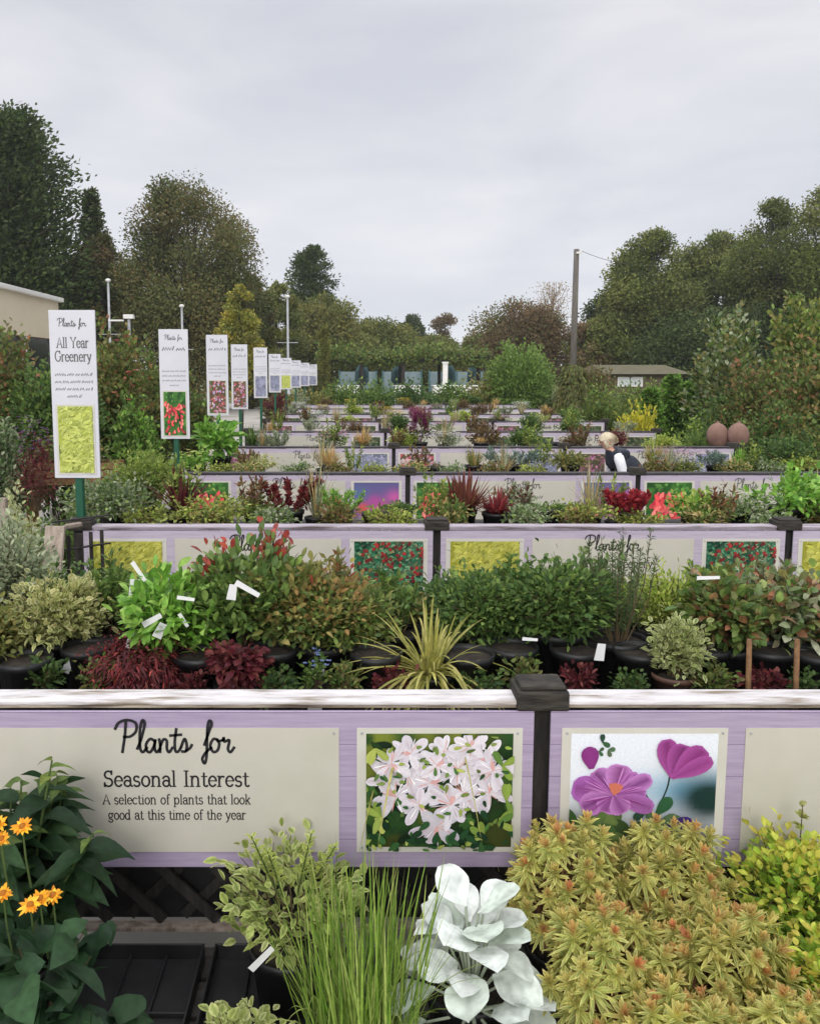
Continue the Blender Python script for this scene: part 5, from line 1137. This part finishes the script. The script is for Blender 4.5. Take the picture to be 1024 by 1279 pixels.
# ------------------------------------------------------------------ trees
TDK = pal((54, 70, 36), (64, 80, 40), (44, 60, 32), (76, 88, 46)) * 1.22
TGR = pal((84, 94, 44), (100, 108, 52), (68, 80, 38), (112, 114, 60)) * 1.22
TBR = pal((94, 94, 56), (84, 92, 52), (102, 98, 58), (76, 86, 48), (102, 88, 56)) * 1.22
TOL = pal((104, 110, 58), (122, 124, 66), (88, 98, 52), (134, 128, 70))
TYE = pal((152, 152, 66), (172, 166, 78), (130, 138, 60), (180, 160, 72))
TRD = pal((102, 84, 60), (112, 92, 66), (92, 82, 54), (90, 90, 54), (116, 94, 70)) * 1.22
TWI = pal((108, 134, 66), (128, 152, 78), (92, 118, 58))
def tree(name, label, px, d, top, wpx, P, n=14000, l=.22, lo=.12, shape='round', nb=46, seed=1, group='trees beyond the nursery', cat='tree', dx=0, trunk=True, lean=0, depth=.8):
    rng = np.random.default_rng(seed)
    h = zat(top, d); r = wpx / 2 * mpp(d, h * .6); X = xat(px, d, h * .6)
    t = thing(name, label, cat, (X, d, 0), 0, group)
    zc = h * (lo + 1) / 2; hz = h * (1 - lo) / 2
    # clump centres
    a = rng.random(nb) * 2 * PI; u = rng.uniform(-1, 1, nb)
    if shape == 'round': pr = np.sqrt(np.maximum(.03, 1 - np.abs(u) ** 2.2))
    elif shape == 'cone': pr = np.clip((1 - u) / 2, .04, 1) ** .8
    elif shape == 'egg': pr = np.sqrt(np.maximum(.02, 1 - u ** 2)) * np.clip(1.1 - .35 * u, .3, 1.3)
    else: pr = np.clip(1.15 - np.abs(u) ** 6, .2, 1)
    q = rng.uniform(.35, 1, nb) ** .6 * pr
    br = r * rng.uniform(.22, .40, nb) * np.clip(pr + .25, .35, 1)
    C = np.stack([np.cos(a) * q * (r - br * .6) + lean * r * u, np.sin(a) * q * (r - br * .6) * depth, zc + u * (hz - br * .7)], -1)
    C[0] = (lean * r, 0, h - br[0] * .9)
    g = G(); n = int(n * 1.6); l = l * .77; per = n // nb
    for k in range(nb):
        m = int(per * (br[k] / br.mean()) ** 1.6); v = rdir(rng, m); s = rng.random(m) ** .45 * (1 + .17 * rng.normal(size=m).clip(-1, 1.5))
        Q = C[k] + v * (br[k] * s)[:, None] * [1, 1, .85]
        D = v * .6 + rdir(rng, m) * .8 - UP * .1; hue = rng.normal() * .13
        Ck = pick(rng, m, P[rng.choice(len(P), 3)], .16) * (1 + hue)
        kites(g, Q, D, v + rdir(rng, m) * .8, l * rng.uniform(.6, 1.3, m), l * .62, Ck)
    obj('crown', g, 'tree_leaf', t)
    if trunk:
        g = G(); R0 = max(.04, r * .07)
        g.tube([(0, 0, 0), (.04 * r, 0, h * .15), (-.03 * r + lean * r * .3, .02 * r, h * .45), (lean * r * .8, 0, h * .85)], [R0 * 1.25, R0, R0 * .7, R0 * .15], (1, 1, 1), 8)
        for k in range(0, nb, 2):
            z0 = h * rng.uniform(.12, .6) ; z0 = min(z0, C[k][2] * .9); b = np.array([0, 0, z0]); e = C[k]; mid = b * .5 + e * .5 + [0, 0, .06 * h]
            g.tube([b, mid, e], [R0 * .38, R0 * .25, R0 * .08], (1, 1, 1), 5, False)
        obj('trunk', g, 'bark', t, smooth=True)
    return t
def conifer(name, label, px, d, top, wpx, P, n=16000, l=.24, lo=.05, nb=120, seed=1, jag=.35, group='trees beyond the nursery', power=.75, cat='tree', droop=.0):
    rng = np.random.default_rng(seed); h = zat(top, d); r = wpx / 2 * mpp(d, h * .5); X = xat(px, d, h * .5)
    t = thing(name, label, cat, (X, d, 0), 0, group); g = G(); gt = G(); n = int(n * 1.5); l = l * .78
    gt.tube([(0, 0, 0), (0, 0, h * .5), (0, 0, h * .97)], [r * .09, r * .06, r * .01], (1, 1, 1), 8); per = n // nb
    for k in range(nb):
        u = (k + rng.random()) / nb; z = h * (lo + (1 - lo) * u); az = k * 2.39996 + rng.normal() * .3
        R = r * ((1 - u) ** power) * rng.uniform(1 - jag, 1.05) + .04 * r
        dv = np.array([math.cos(az), math.sin(az), 0]); e = dv * R + UP * (z + R * (.28 - droop)); b = UP * z * .96
        e[2] = min(e[2], h)
        gt.tube([b, (b + e) / 2, e], [.02 * r, .012 * r, .004 * r], (1, 1, 1), 4, False)
        m = per; tt = rng.uniform(.15, 1.04, m)[:, None]
        w = (.09 + .16 * (1 - tt)) * (R + r * .25)
        Q = b + (e - b) * tt + rng.normal(size=(m, 3)) * w * [1, 1, .75]
        D = dv * .8 + UP * .35 + rdir(rng, m) * .7
        kites(g, Q, D, rdir(rng, m) + UP * .5, l * rng.uniform(.6, 1.3, m), l * .5, pick(rng, m, P, .16) * (1 + rng.normal() * .12))
    obj('crown', g, 'tree_leaf', t); obj('trunk', gt, 'bark', t, smooth=True); return t

conifer('cypress_tree', 'huge dark cypress filling the left edge of the sky', 8, 36, 146, 250, TDK, n=38000, l=.30, lo=.02, nb=190, seed=301, jag=.45, power=.36)
conifer('cypress_tree', 'narrow dark conifer between the huge cypress and the brown tree', 118, 39, 236, 104, np.vstack([TDK, TBR[:2]]), n=9000, l=.24, nb=90, seed=302, jag=.7, power=.75)
tree('oak_tree', 'broad autumn brown tree left of the small conifer', 236, 37, 214, 200, TBR, n=48000, l=.17, lo=.03, nb=100, seed=303, shape='round')
tree('oak_tree', 'shaded dark tree standing behind the cream building', 70, 43, 318, 190, TDK, n=16000, l=.3, lo=.0, nb=60, seed=304, shape='box')
tree('oak_tree', 'broad rusty olive tree filling the gap left of the brown one', 128, 38, 292, 104, TBR, n=16000, l=.2, lo=.0, nb=50, seed=331)
tree('oak_tree', 'dark olive tree under the right side of the brown one', 312, 41, 345, 90, np.vstack([TBR, TGR]), n=12000, l=.24, lo=.0, nb=46, seed=305)
conifer('cedar_tree', 'dark green cedar with ragged layered top', 388, 63, 308, 128, TDK, n=13000, l=.32, nb=64, seed=306, jag=.55, power=.6, droop=.2)
tree('birch_tree', 'slim yellow green birch behind the white signs', 300, 25, 354, 60, np.vstack([TYE, TOL]), n=9000, l=.11, lo=.2, nb=54, seed=307, shape='egg')
tree('distant_tree', 'low rounded olive tree behind the right half of the pergola', 602, 66, 414, 70, TOL, n=9000, l=.28, lo=.0, nb=30, seed=330)
conifer('columnar_tree', 'slim columnar yellow green tree at the end of the signs', 405, 29, 404, 20, TOL, n=3500, l=.10, lo=.1, nb=70, seed=308, jag=.3, power=.3)
tree('willow_tree', 'olive green tree below the layered cedar', 408, 56, 366, 120, TOL, n=16000, l=.26, lo=.0, nb=60, seed=309)
tree('willow_tree', 'olive bush tree behind the second lamp post', 345, 50, 352, 74, np.vstack([TOL, TGR]), n=11000, l=.24, lo=.0, nb=44, seed=310)
tree('hedge_tree', 'sloping green thicket right of the cedar', 470, 62, 396, 120, np.vstack([TOL, TGR]), n=16000, l=.28, lo=.0, nb=60, seed=311)
tree('distant_tree', 'small round dark tree on the skyline', 516, 92, 393, 44, TDK, n=7000, l=.38, lo=.0, nb=30, seed=312)
tree('distant_tree', 'small brownish bare looking tree on the skyline', 556, 96, 391, 46, TRD, n=4500, l=.36, lo=.05, nb=26, seed=313)
tree('hedge_tree', 'low pale green thicket in the middle distance', 548, 70, 418, 110, np.vstack([TOL, TGR[:2]]), n=14000, l=.28, lo=.0, nb=40, seed=314, shape='egg')
tree('hawthorn_tree', 'reddish brown bushy tree left of the tall pole', 648, 52, 370, 136, np.vstack([TRD, TOL[:1]]), n=22000, l=.22, lo=.0, nb=64, seed=315)
tree('hawthorn_tree', 'lower reddish brown tree right of the tall pole', 738, 50, 398, 84, np.vstack([TRD, TOL[:2]]), n=12000, l=.22, lo=.0, nb=46, seed=316)
tree('oak_tree', 'dark green rounded tree nearest the tall pole', 812, 50, 284, 138, TGR, n=30000, l=.24, lo=.0, nb=80, seed=317, shape='egg')
tree('oak_tree', 'dark green tree second from the pole', 890, 52, 286, 134, np.vstack([TGR, TBR[:2]]), n=26000, l=.24, lo=.0, nb=80, seed=318)
tree('oak_tree', 'tall dark green tree third from the pole', 960, 47, 246, 128, TGR, n=28000, l=.22, lo=.0, nb=80, seed=319)
tree('oak_tree', 'tallest dark green tree at the right edge', 1040, 43, 224, 150, TGR, n=28000, l=.20, lo=.0, nb=80, seed=320)
tree('oak_tree', 'low dark thicket at the foot of the right trees', 770, 56, 360, 110, TDK, n=14000, l=.28, lo=.0, nb=50, seed=321)
tree('oak_tree', 'dark undergrowth mass beneath the tall right trees', 900, 46, 378, 210, TDK, n=18000, l=.26, lo=.0, nb=70, seed=322, shape='box')
# bare topped poplar
def poplar():
    rng = np.random.default_rng(9); d = 58; h = zat(350, d); X = xat(690, d, h * .8)
    t = thing('bare_poplar', 'thin bare twigged tree top left of the pole', 'tree', (X, d, 0), 0, 'trees beyond the nursery'); g = G()
    g.tube([(0, 0, 0), (0, 0, h * .6), (.1, 0, h * .95)], [.14, .1, .02], (1, 1, 1), 6)
    for k in range(70):
        b = np.array([0, 0, h * rng.uniform(.35, .85)]); a = rng.random() * 6.28; e = b + [math.cos(a) * rng.uniform(.4, 1.3), math.sin(a) * .8, rng.uniform(.6, 1.9)]; e[2] = min(e[2], h)
        g.tube([b, (b + e) / 2 + [math.cos(a) * .15, 0, -.1], e], [.03, .02, .008], (1, 1, 1), 4, False)
    o = obj('trunk', g, 'old_wood', t); g = G(); n = 1400
    P = np.stack([rng.normal(size=n) * .6, rng.normal(size=n) * .5, h * rng.uniform(.5, .98, n)], -1)
    kites(g, P, rdir(rng, n), rdir(rng, n), .14, .07, pick(rng, n, pal((158, 132, 92), (170, 146, 110), (128, 112, 76)))); obj('crown', g, 'tree_leaf', t)
poplar()

# ------------------------------------------------------------------ mid distance shrubs
def shrub(name, label, px, d, top, wpx, fn, seed=1, mat='leaf', group='large shrubs around the benches', cat='shrub', z=0.0):
    return plant(name, label, cat, px, d, top, wpx, fn, pot=None, z=z, seed=seed, group=group, mat=mat)
def cascade(n, P, l=.16, w=.05):
    def f(g, gs, rng, h, r):
        nst = 60; a = rng.random(nst) * 2 * PI; q = r * rng.uniform(.3, 1, nst)
        top = np.array([0, 0, h * .86]); gs.tube([(0, 0, 0), (.02, 0, h * .5), top], [r * .06, r * .05, r * .03], STEM, 6, False)
        m = n // nst
        for k in range(nst):
            dv = np.array([math.cos(a[k]), math.sin(a[k]), 0]); t = rng.random(m)[:, None]
            e1 = top + dv * q[k] * .6 + UP * h * .14 * rng.random(); e2 = dv * q[k] + UP * h * rng.uniform(.05, .5)
            Q = top * (1 - t) ** 2 + 2 * e1 * t * (1 - t) + e2 * t * t + rng.normal(size=(m, 3)) * r * .05
            kites(g, Q, dv * .4 - UP * .8 + rdir(rng, m) * .4, dv + rdir(rng, m) * .5, l * rng.uniform(.7, 1.3, m), w, pick(rng, m, P))
    return f
shrub('willow_shrub', 'bright green feathery willow left of the weeping standard', 646, 27, 432, 84, B(7000, .16, .05, TWI, lo=.0, flat=.5, nst=90), seed=401)
shrub('weeping_tree', 'dark weeping standard tree with an umbrella head', 712, 24, 446, 66, cascade(4800, np.vstack([TGR, TBR]), .14, .05), seed=402, cat='tree')
shrub('garden_shrub', 'russet shrub right of the weeping standard', 742, 26, 450, 46, B(3000, .13, .06, np.vstack([TRD, TBR]), lo=.0, nst=60), seed=403)
shrub('garden_shrub', 'dark shrub to the left of the golden one', 752, 17, 480, 60, B(2600, .10, .04, np.vstack([TGR, GRN]), lo=.0, nst=60), seed=404)
shrub('garden_shrub', 'green shrub filling the gap below the distant house', 800, 22, 474, 100, B(3600, .12, .05, np.vstack([TGR, GRN]), lo=.0, nst=70), seed=405)
shrub('golden_shrub', 'glowing golden yellow shrub behind the person', 796, 14.0, 508, 56, B(2600, .11, .035, pal((178, 170, 54), (194, 186, 70), (152, 156, 56)), lo=.0, nst=90, up=.9), seed=406)
for i, (px, top, w) in enumerate(((812, 486, 34), (838, 470, 32), (862, 478, 34), (886, 466, 36), (910, 480, 34))):
    plc = ['first', 'second', 'middle', 'fourth', 'last'][i]
    conifer('columnar_cypress', f'dark green columnar conifer, {plc} from the left in the row of five', px, 15.2 + .25 * (i % 2), top, w, np.vstack([GRN, BRT[:2]]), n=4200, l=.11, lo=.0, nb=90, seed=410 + i, jag=.25, power=.28, group='row of columnar conifers', cat='conifer')
shrub('garden_shrub', 'tall pale leaved shrub rising left of the right edge', 900, 13.4, 370, 96, B(2800, .11, .06, np.vstack([GRN, GRY, OLV]), lo=.3, flat=.5, nst=60, loose=.13), seed=420)
shrub('garden_shrub', 'tallest light leaved shrub at the right edge', 996, 12.6, 352, 110, B(3600, .11, .06, np.vstack([GRN, OLV, LIM[:1]]), lo=.2, flat=.5, nst=70, loose=.13), seed=421)
shrub('garden_shrub', 'brown tinged bushy shrub below the tall pale ones', 952, 12.2, 432, 130, B(5200, .09, .045, np.vstack([GRN, RGRN, TBR]), lo=.0, nst=110), seed=422)
shrub('garden_shrub', 'broad mottled shrub against the right photo edge', 1015, 11.2, 424, 116, B(5600, .085, .045, np.vstack([GRN, RGRN, OLV]), lo=.0, nst=110), seed=423)
shrub('garden_shrub', 'dark mottled shrub right of the terracotta urns', 968, 10.7, 500, 92, B(3600, .075, .04, np.vstack([DKG, RGRN[:2], GRN]), lo=.0, nst=80), seed=424)
shrub('garden_shrub', 'low dark shrub in the bottom of the right border', 1020, 10.2, 520, 80, B(3000, .07, .035, np.vstack([DKG, OLV]), lo=.0, nst=70), seed=425)
shrub('garden_shrub', 'deep green shrub behind the terracotta urns', 900, 12.4, 486, 90, B(3400, .08, .03, np.vstack([DKG, GRN]), lo=.0, nst=80), seed=426)
shrub('garden_shrub', 'slender green shrub left of the urns', 862, 12.0, 520, 50, B(1600, .08, .03, np.vstack([GRN, LIM[:1]]), lo=.0, nst=50), seed=427)
hz = [(385, 486, 70, OLV, 'olive rounded shrub under the columnar tree'), (430, 477, 64, GRN, 'green rounded shrub left of the pergola post'), (472, 474, 66, GRN, 'bright mid green shrub before the white tables'), (515, 474, 58, DKG, 'dark low shrub before the teal parasols'),
      (562, 478, 64, GRN, 'green low shrub beside the white pillar'), (602, 470, 76, OLV, 'olive low shrub at the right end of the pergola'), (640, 494, 56, GRN, 'green low shrub under the bright willow'), (352, 492, 46, TBR, 'russet low shrub by the last white signs'), (690, 500, 60, DKG, 'dark low shrub under the weeping standard')]
for i, (px, top, w, Pp, lab) in enumerate(hz):
    shrub('garden_shrub', lab, px, 26.2 + .5 * (i % 3), top, w, B(2400, .13, .06, Pp, lo=.0, nst=60), seed=430 + i, group='rounded shrubs beyond the last bench')

# left of the path: climbers, roses and shrubs
lf = [(20, 9.6, 408, 130, np.vstack([TBR, GRN, RGRN]), .08, .045, 6000, 'reddish climber billowing under the cream building'), (150, 10.0, 402, 104, np.vstack([GRN, RGRN, OLV]), .08, .045, 5200, 'rose like climber right of the first white sign'),
      (80, 9.2, 446, 130, np.vstack([DKG, GRN]), .08, .04, 4800, 'dark green climber behind the first white sign'), (196, 11.0, 428, 60, np.vstack([TBR, GRN]), .08, .04, 2800, 'brown tinged climber left of the second white sign'),
      (0, 8.2, 500, 90, np.vstack([DKG, GRY]), .06, .03, 3200, 'dark grey green shrub at the left edge below the climber'), (170, 9.4, 486, 70, np.vstack([BRT, GRN]), .07, .035, 2600, 'fresh green shrub in the trough right of the first sign'),
      (240, 13.0, 470, 56, np.vstack([GRN, TBR]), .09, .05, 2400, 'green shrub between the second and third white signs')]
for i, (px, d, top, w, Pp, l, ww, n, lab) in enumerate(lf):
    shrub('climbing_shrub', lab, px, d, top, w, B(n, l, ww, Pp, lo=.0, nst=110, loose=.14, flat=.5), seed=450 + i, group='shrubs along the left side of the path')
X = xat(150, 9.5, 2.2)
t = plant('rose_climber', 'few salmon pink roses on the climber right of the first sign', 'flowering plant', 160, 9.3, 424, 60, flowery(500, .07, .04, GRN, 7, .05, pal((190, 96, 90), (206, 120, 108)), lo=.5, nst=30), pot=None, z=0, seed=470, group='shrubs along the left side of the path')
plant('lavender_clump', 'purple flowered clump behind the first sign post', 'flowering plant', 46, 7.9, 520, 60, flowery(900, .05, .016, DRED, 60, .03, pal((96, 62, 104), (120, 84, 124))), pot=None, z=.5, seed=471)
# silver and green shrubs on the left low beds, near
for i, (px, d, top, w, Pp, e, lab) in enumerate(((22, 5.4, 612, 70, GRY, CRM, 'silvery variegated shrub left of the green sign post'), (70, 6.0, 628, 90, GRN, None, 'mid green shrub at the foot of the green sign post'), (20, 4.6, 660, 70, np.vstack([GRY, GRN]), None, 'grey green shrub left of the leaning board'), (178, 7.2, 562, 74, np.vstack([LIM, GRN]), None, 'light green rounded shrub under the trough'),
        (110, 6.4, 604, 66, np.vstack([GRN, GRY]), None, 'soft green shrub right of the green sign post'))):
    plant('garden_shrub', lab, 'shrub', px, d, top, w, B(1700, .05, .024, Pp, edge=e, lo=.0, nst=60), pot=None, z=0, seed=480 + i, group='shrubs at the left end of the benches')
# timber troughs on trestles
for i, (px0, px1, d, top, bot, lab) in enumerate(((28, 148, 8.4, 578, 606, 'long brown timber trough behind the green sign post'), (146, 192, 10.4, 552, 572, 'shorter brown timber trough right of the first sign'))):
    x0, x1 = xat(px0, d, .9), xat(px1, d, .9); zt, zb = zat(top, d), zat(bot, d)
    t = thing('timber_trough', lab, 'planter', ((x0 + x1) / 2, d, 0), .1, 'timber troughs left of the path'); w = (x1 - x0) / 2
    g = G(); n = 3
    for j in range(n): hh = (zt - zb) / n; g.box(-w, w, -.02, .01, zb + j * hh + .004, zb + (j + 1) * hh - .004)
    obj('front_boards', g, 'brown_wood', t, bevel=.004)
    g = G(); g.box(-w, w, .25, .28, zb, zt); obj('back_board', g, 'brown_wood', t); g = G(); g.box(-w + .01, w - .01, .0101, .2499, zb, zt - .05); obj('soil', g, 'soil', t)
    g = G()
    for sx in (-1, 1):
        for yy in (.0, .24): g.box(sx * (w - .06) - .03, sx * (w - .06) + .03, yy + .012, yy + .07 - .06 * (yy > .1), 0, zb - .002)
    obj('legs', g, 'brown_wood', t)
    plant('trough_plant', ['mixed leafy planting in the long timber trough', 'mixed leafy planting in the shorter timber trough'][i], 'plant', 0, d + .13, 0, 0, B(900, .06, .03, np.vstack([GRN, RGRN]), lo=-.2), pot=None, z=zt - .06, X=(x0 + x1) / 2, Hh=.35, Rr=w * .8, seed=490 + i)
# a light post at the far left
g = G(); x, z = at(2, 622, 5.0); g.box(-.03, .03, -.02, .02, 0, z); o = obj('marker_post', g, 'old_wood', loc=(x, 5.0, 0), bevel=.004); tag(o, 'pale square timber post at the left photo edge', 'post')

# ------------------------------------------------------------------ building on the left
def building():
    t = thing('garden_building', 'low cream clad building with white roof edge at the left', 'building', (-8, 12, 0))
    L = 10.6; H = 3.72
    g = G(); g.box(-9, 0, 0, L, 2.72, H); obj('fascia_wall', g, 'render_cream', t)
    g = G(); g.box(-9.1, .12, -.12, L + .12, H + .002, H + .12); obj('roof_edge', g, 'roof_white', t, bevel=.02)
    g = G(); g.box(-8.9, -.15, .1, L - .1, .0, 2.718); obj('glazed_wall', g, 'glass_dark', t)
    g = G()
    for j in range(6): g.box(-.148, -.03, .1 + j * 2.06, .2 + j * 2.06, 0, 2.717)
    obj('mullions', g, 'roof_white', t)
building()
# ------------------------------------------------------------------ lamp posts, pole, cable
def lamp(px, d, top, lab, arms=True):
    z = zat(top, d); X = xat(px, d, z); t = thing('lamp_post', lab, 'lamp post', (X, d, 0), 0, 'grey lamp posts'); g = G()
    g.tube([(0, 0, 0), (0, 0, 1.0), (0, 0, 1.02), (0, 0, z)], [.09, .09, .055, .045], (1, 1, 1), 10); obj('pole', g, 'steel', t, smooth=True)
    g = G(); g.lathe([(0, z), (.06, z), (.10, z + .03), (.11, z + .09), (.06, z + .13), (0, z + .14)], (1, 1, 1), 14); obj('lantern', g, 'white_paint', t, smooth=True)
    g = G(); zb = z * .62; g.bar((-.45, 0, zb), (.45, 0, zb), .03, .03); obj('bracket', g, 'steel', t)
lamp(135, 33, 352, 'pale lamp post in front of the narrow conifer')
lamp(359, 36, 372, 'slim grey lamp post above the distant white signs')
lamp(227, 34, 384, 'short grey lamp post behind the second white sign')
X, z = at(161, 398, 20); t = thing('flood_light', 'small white floodlight on a pole above the rose climber', 'floodlight', (X, 20, 0)); g = G(); g.tube([(0, 0, 0), (0, 0, z)], .035, (1, 1, 1), 8); obj('pole', g, 'steel', t); g = G(); g.box(-.12, .12, -.08, .08, z, z + .1); g.box(-.5, -.12, -.015, .015, z - .06, z - .02); obj('lamp_head', g, 'white_paint', t, bevel=.01)
d = 44; z = zat(311, d); X = xat(720, d, z)
t = thing('utility_pole', 'tall grey wooden utility pole against the sky', 'utility pole', (X, d, 0)); g = G(); g.tube([(.02, 0, 0), (.0, 0, z * .5), (0, 0, z)], [.19, .17, .14], (1, 1, 1), 12); obj('pole', g, 'pole_wood', t, smooth=True)
g = G(); g.box(-.05, .25, -.2, -.14, z - .25, z - .15); g.tube([(.2, -.17, z - .15), (.2, -.17, z - .03)], [.04, .03], (1, 1, 1), 8); obj('insulator', g, 'white_paint', t)
x2, z2 = at(790, 330, 46)
g = G(); tt = np.linspace(0, 1, 14); A = np.array([X + .2, d - .17, z - .1]); Bq = np.array([x2, 46, z2]); P = A + (Bq - A) * tt[:, None]; P[:, 2] -= .25 * 4 * tt * (1 - tt) * .5; g.tube(P, .012, (1, 1, 1), 4); tag(obj('overhead_cable', g, 'rail_dark'), 'thin overhead cable running right from the pole', 'cable')
# ------------------------------------------------------------------ pergola, parasols and tables on the patio
d = 40
zt = zat(446, d); x0, x1 = xat(395, d, 2), xat(612, d, 2)
t = thing('pergola', 'long dark timber pergola behind the far shrubs', 'pergola', ((x0 + x1) / 2, d, 0)); w = (x1 - x0) / 2
g = G(); g.box(-w, w, -.08, .08, zt - .22, zt); g.box(-w, w, 2.4, 2.56, zt - .22, zt); obj('beam', g, 'dark_wood', t)
for j in range(5):
    xx = -w + .2 + j * (2 * w - .4) / 4
    for yy in (0, 2.48): g = G(); g.box(xx - .08, xx + .08, yy - .075, yy + .075, 0, zt - .221); obj('post', g, 'dark_wood', t)
g = G()
for j in range(18): xx = -w + .1 + j * (2 * w - .2) / 17; g.box(xx - .03, xx + .03, -.35, 2.85, zt + .002, zt + .12)
obj('rafters', g, 'dark_wood', t)
def vine(g, gs, rng, h, r):
    n = 9000; Q = np.stack([rng.uniform(-w, w, n), rng.uniform(-.5, 2.9, n), rng.gamma(1.4, .16, n) - .25], -1); Q[:, 2] += .25 * np.sin(Q[:, 0] * 1.3) * rng.random(n)
    kites(g, Q, rdir(rng, n) + UP * .2, rdir(rng, n) + UP, .22 * rng.uniform(.6, 1.3, n), .14, pick(rng, n, np.vstack([TGR, TOL[:1], GRN])))
    gs.tube([(-w + .3, -.1, -zt), (-w + .35, -.12, 0)], .04, STEM, 6)
plant('pergola_vine', 'green vine covering the top of the pergola', 'climbing plant', 0, d, 0, 0, vine, pot=None, z=zt, X=(x0 + x1) / 2, Hh=1, Rr=1, seed=500)
for i, (px, lab) in enumerate(((452, 'closed teal parasol furthest left under the pergola'), (497, 'closed teal parasol in the middle under the pergola'), (560, 'closed teal parasol right of the middle under the pergola'), (592, 'closed teal parasol at the right end under the pergola'))):
    dd = 43.5; t = thing('closed_parasol', lab, 'parasol', (xat(px, dd, 1.5), dd, 0), 0, 'closed teal parasols'); zt2 = zat(454, dd)
    g = G(); g.tube([(0, 0, 0), (0, 0, zt2 + .1)], .03, (1, 1, 1), 8); obj('pole', g, 'steel', t)
    g = G(); g.lathe([(.16, zt2 - 1.15), (.32, zt2 - .9), (.30, zt2 - .4), (.16, zt2 - .05), (.02, zt2)], (1, 1, 1), 12); v = g.V[0]; a = np.arctan2(v[:, 1], v[:, 0]); v[:, :2] *= (1 + .18 * np.cos(a * 6))[:, None]; obj('folded_canopy', g, 'teal', t, smooth=True)
    g = G(); g.lathe([(.0, .0), (.3, .0), (.3, .06), (.05, .1)], (1, 1, 1), 14); obj('base', g, 'pot', t)
for i, (xa, xb, lab) in enumerate(((424, 470, 'low pale blue screen behind the left end of the pergola'), (478, 526, 'low pale blue screen behind the middle of the pergola'), (536, 604, 'low pale blue screen behind the right end of the pergola'))):
    dd = 47; za, zb_ = zat(464, dd), zat(478, dd); t = thing('patio_screen', lab, 'screen', (xat((xa + xb) / 2, dd, 1.5), dd, 0), 0, 'pale blue patio screens'); hw = (xb - xa) / 2 * mpp(dd, 1.5)
    g = G(); g.box(-hw, hw, -.02, .02, zb_ - .6, za); obj('panel', g, 'screen_blue', t)
    for j in range(3): g = G(); g.box(-hw + j * hw - .05, -hw + j * hw + .05, -.09, -.021, 0, za + .05); obj('post', g, 'teal', t)
for i, (px, w2, lab) in enumerate(((434, 30, 'white patio table furthest left below the pergola'), (508, 34, 'white patio table in the middle below the pergola'), (556, 32, 'white patio table right of the middle below the pergola'), (588, 26, 'white patio table furthest right below the pergola'))):
    dd = 38; zz = zat(481, dd); hw = w2 / 2 * mpp(dd, 1); t = thing('patio_table', lab, 'table', (xat(px, dd, zz), dd, 0), 0, 'white patio tables')
    g = G(); g.box(-hw, hw, -.4, .4, zz - .05, zz); obj('table_top', g, 'white_paint', t, bevel=.01)
    g = G(); g.box(-hw + .04, hw - .04, -.38, -.35, zz - .35, zz - .0501); obj('apron', g, 'white_paint', t)
    for sx in (-1, 1):
        for sy in (-1, 1): g = G(); g.box(sx * (hw - .06) - .03, sx * (hw - .06) + .03, sy * .32 - .025, sy * .32 + .025, 0, zz - .0502); obj('leg', g, 'white_paint', t)
dd = 37; z = zat(454, dd); t = thing('white_pillar', 'slim white pillar standing among the patio tables', 'pillar', (xat(556, dd, z), dd, 0)); g = G(); g.box(-.11, .11, -.11, .11, 0, z); obj('shaft', g, 'white_paint', t, bevel=.01); g = G(); g.box(-.14, .14, -.14, .14, z + .001, z + .08); obj('cap', g, 'white_paint', t, bevel=.01)
# ------------------------------------------------------------------ far house
d = 36; x0, x1 = xat(762, d, 1), xat(852, d, 1); zr = zat(455, d); ze = zat(467, d)
t = thing('bungalow', 'low brown bungalow with two pale windows behind the shrubs', 'house', ((x0 + x1) / 2, d, 0)); w = (x1 - x0) / 2
g = G(); g.box(-w, w, 0, 5, -.5, ze); obj('wall', g, 'house_brick', t)
g = G(); g.add([(-w - .3, -.4, ze), (w + .3, -.4, ze), (w + .3, 5.4, ze), (-w - .3, 5.4, ze), (-w - .1, 2.5, zr), (w + .1, 2.5, zr), (-w - .1, 2.501, zr), (w + .1, 2.501, zr)], [(0, 1, 5, 4), (2, 3, 6, 7), (0, 4, 6, 3), (1, 2, 7, 5), (3, 2, 1, 0)], (1, 1, 1)); obj('roof', g, 'house_roof', t)
for sx in (-.62, -.30):
    g = G(); g.box(sx * w - .30, sx * w + .30, -.03, -.005, ze - .55, ze - .12); f = obj('window', g, 'white_paint', t)
    g = G(); g.box(sx * w - .24, sx * w + .24, -.036, -.0305, ze - .49, ze - .18); obj('pane', g, 'window', f)

# ------------------------------------------------------------------ thin air: far things fade a little
g = G(); g.box(-150, 150, -30, 130, -1, 30); hz_ = obj('haze', g, 'stem'); hz_['kind'] = 'stuff'
hm = bpy.data.materials.new('haze'); hm.use_nodes = True; hn = hm.node_tree; hn.nodes.clear()
pv = hn.nodes.new('ShaderNodeVolumePrincipled'); pv.inputs['Color'].default_value = (.86, .88, .92, 1); pv.inputs['Density'].default_value = .0006; pv.inputs['Anisotropy'].default_value = .2
ho = hn.nodes.new('ShaderNodeOutputMaterial'); hn.links.new(pv.outputs[0], ho.inputs['Volume'])
hz_.data.materials.clear(); hz_.data.materials.append(hm)
SC.cycles.volume_bounces = 1
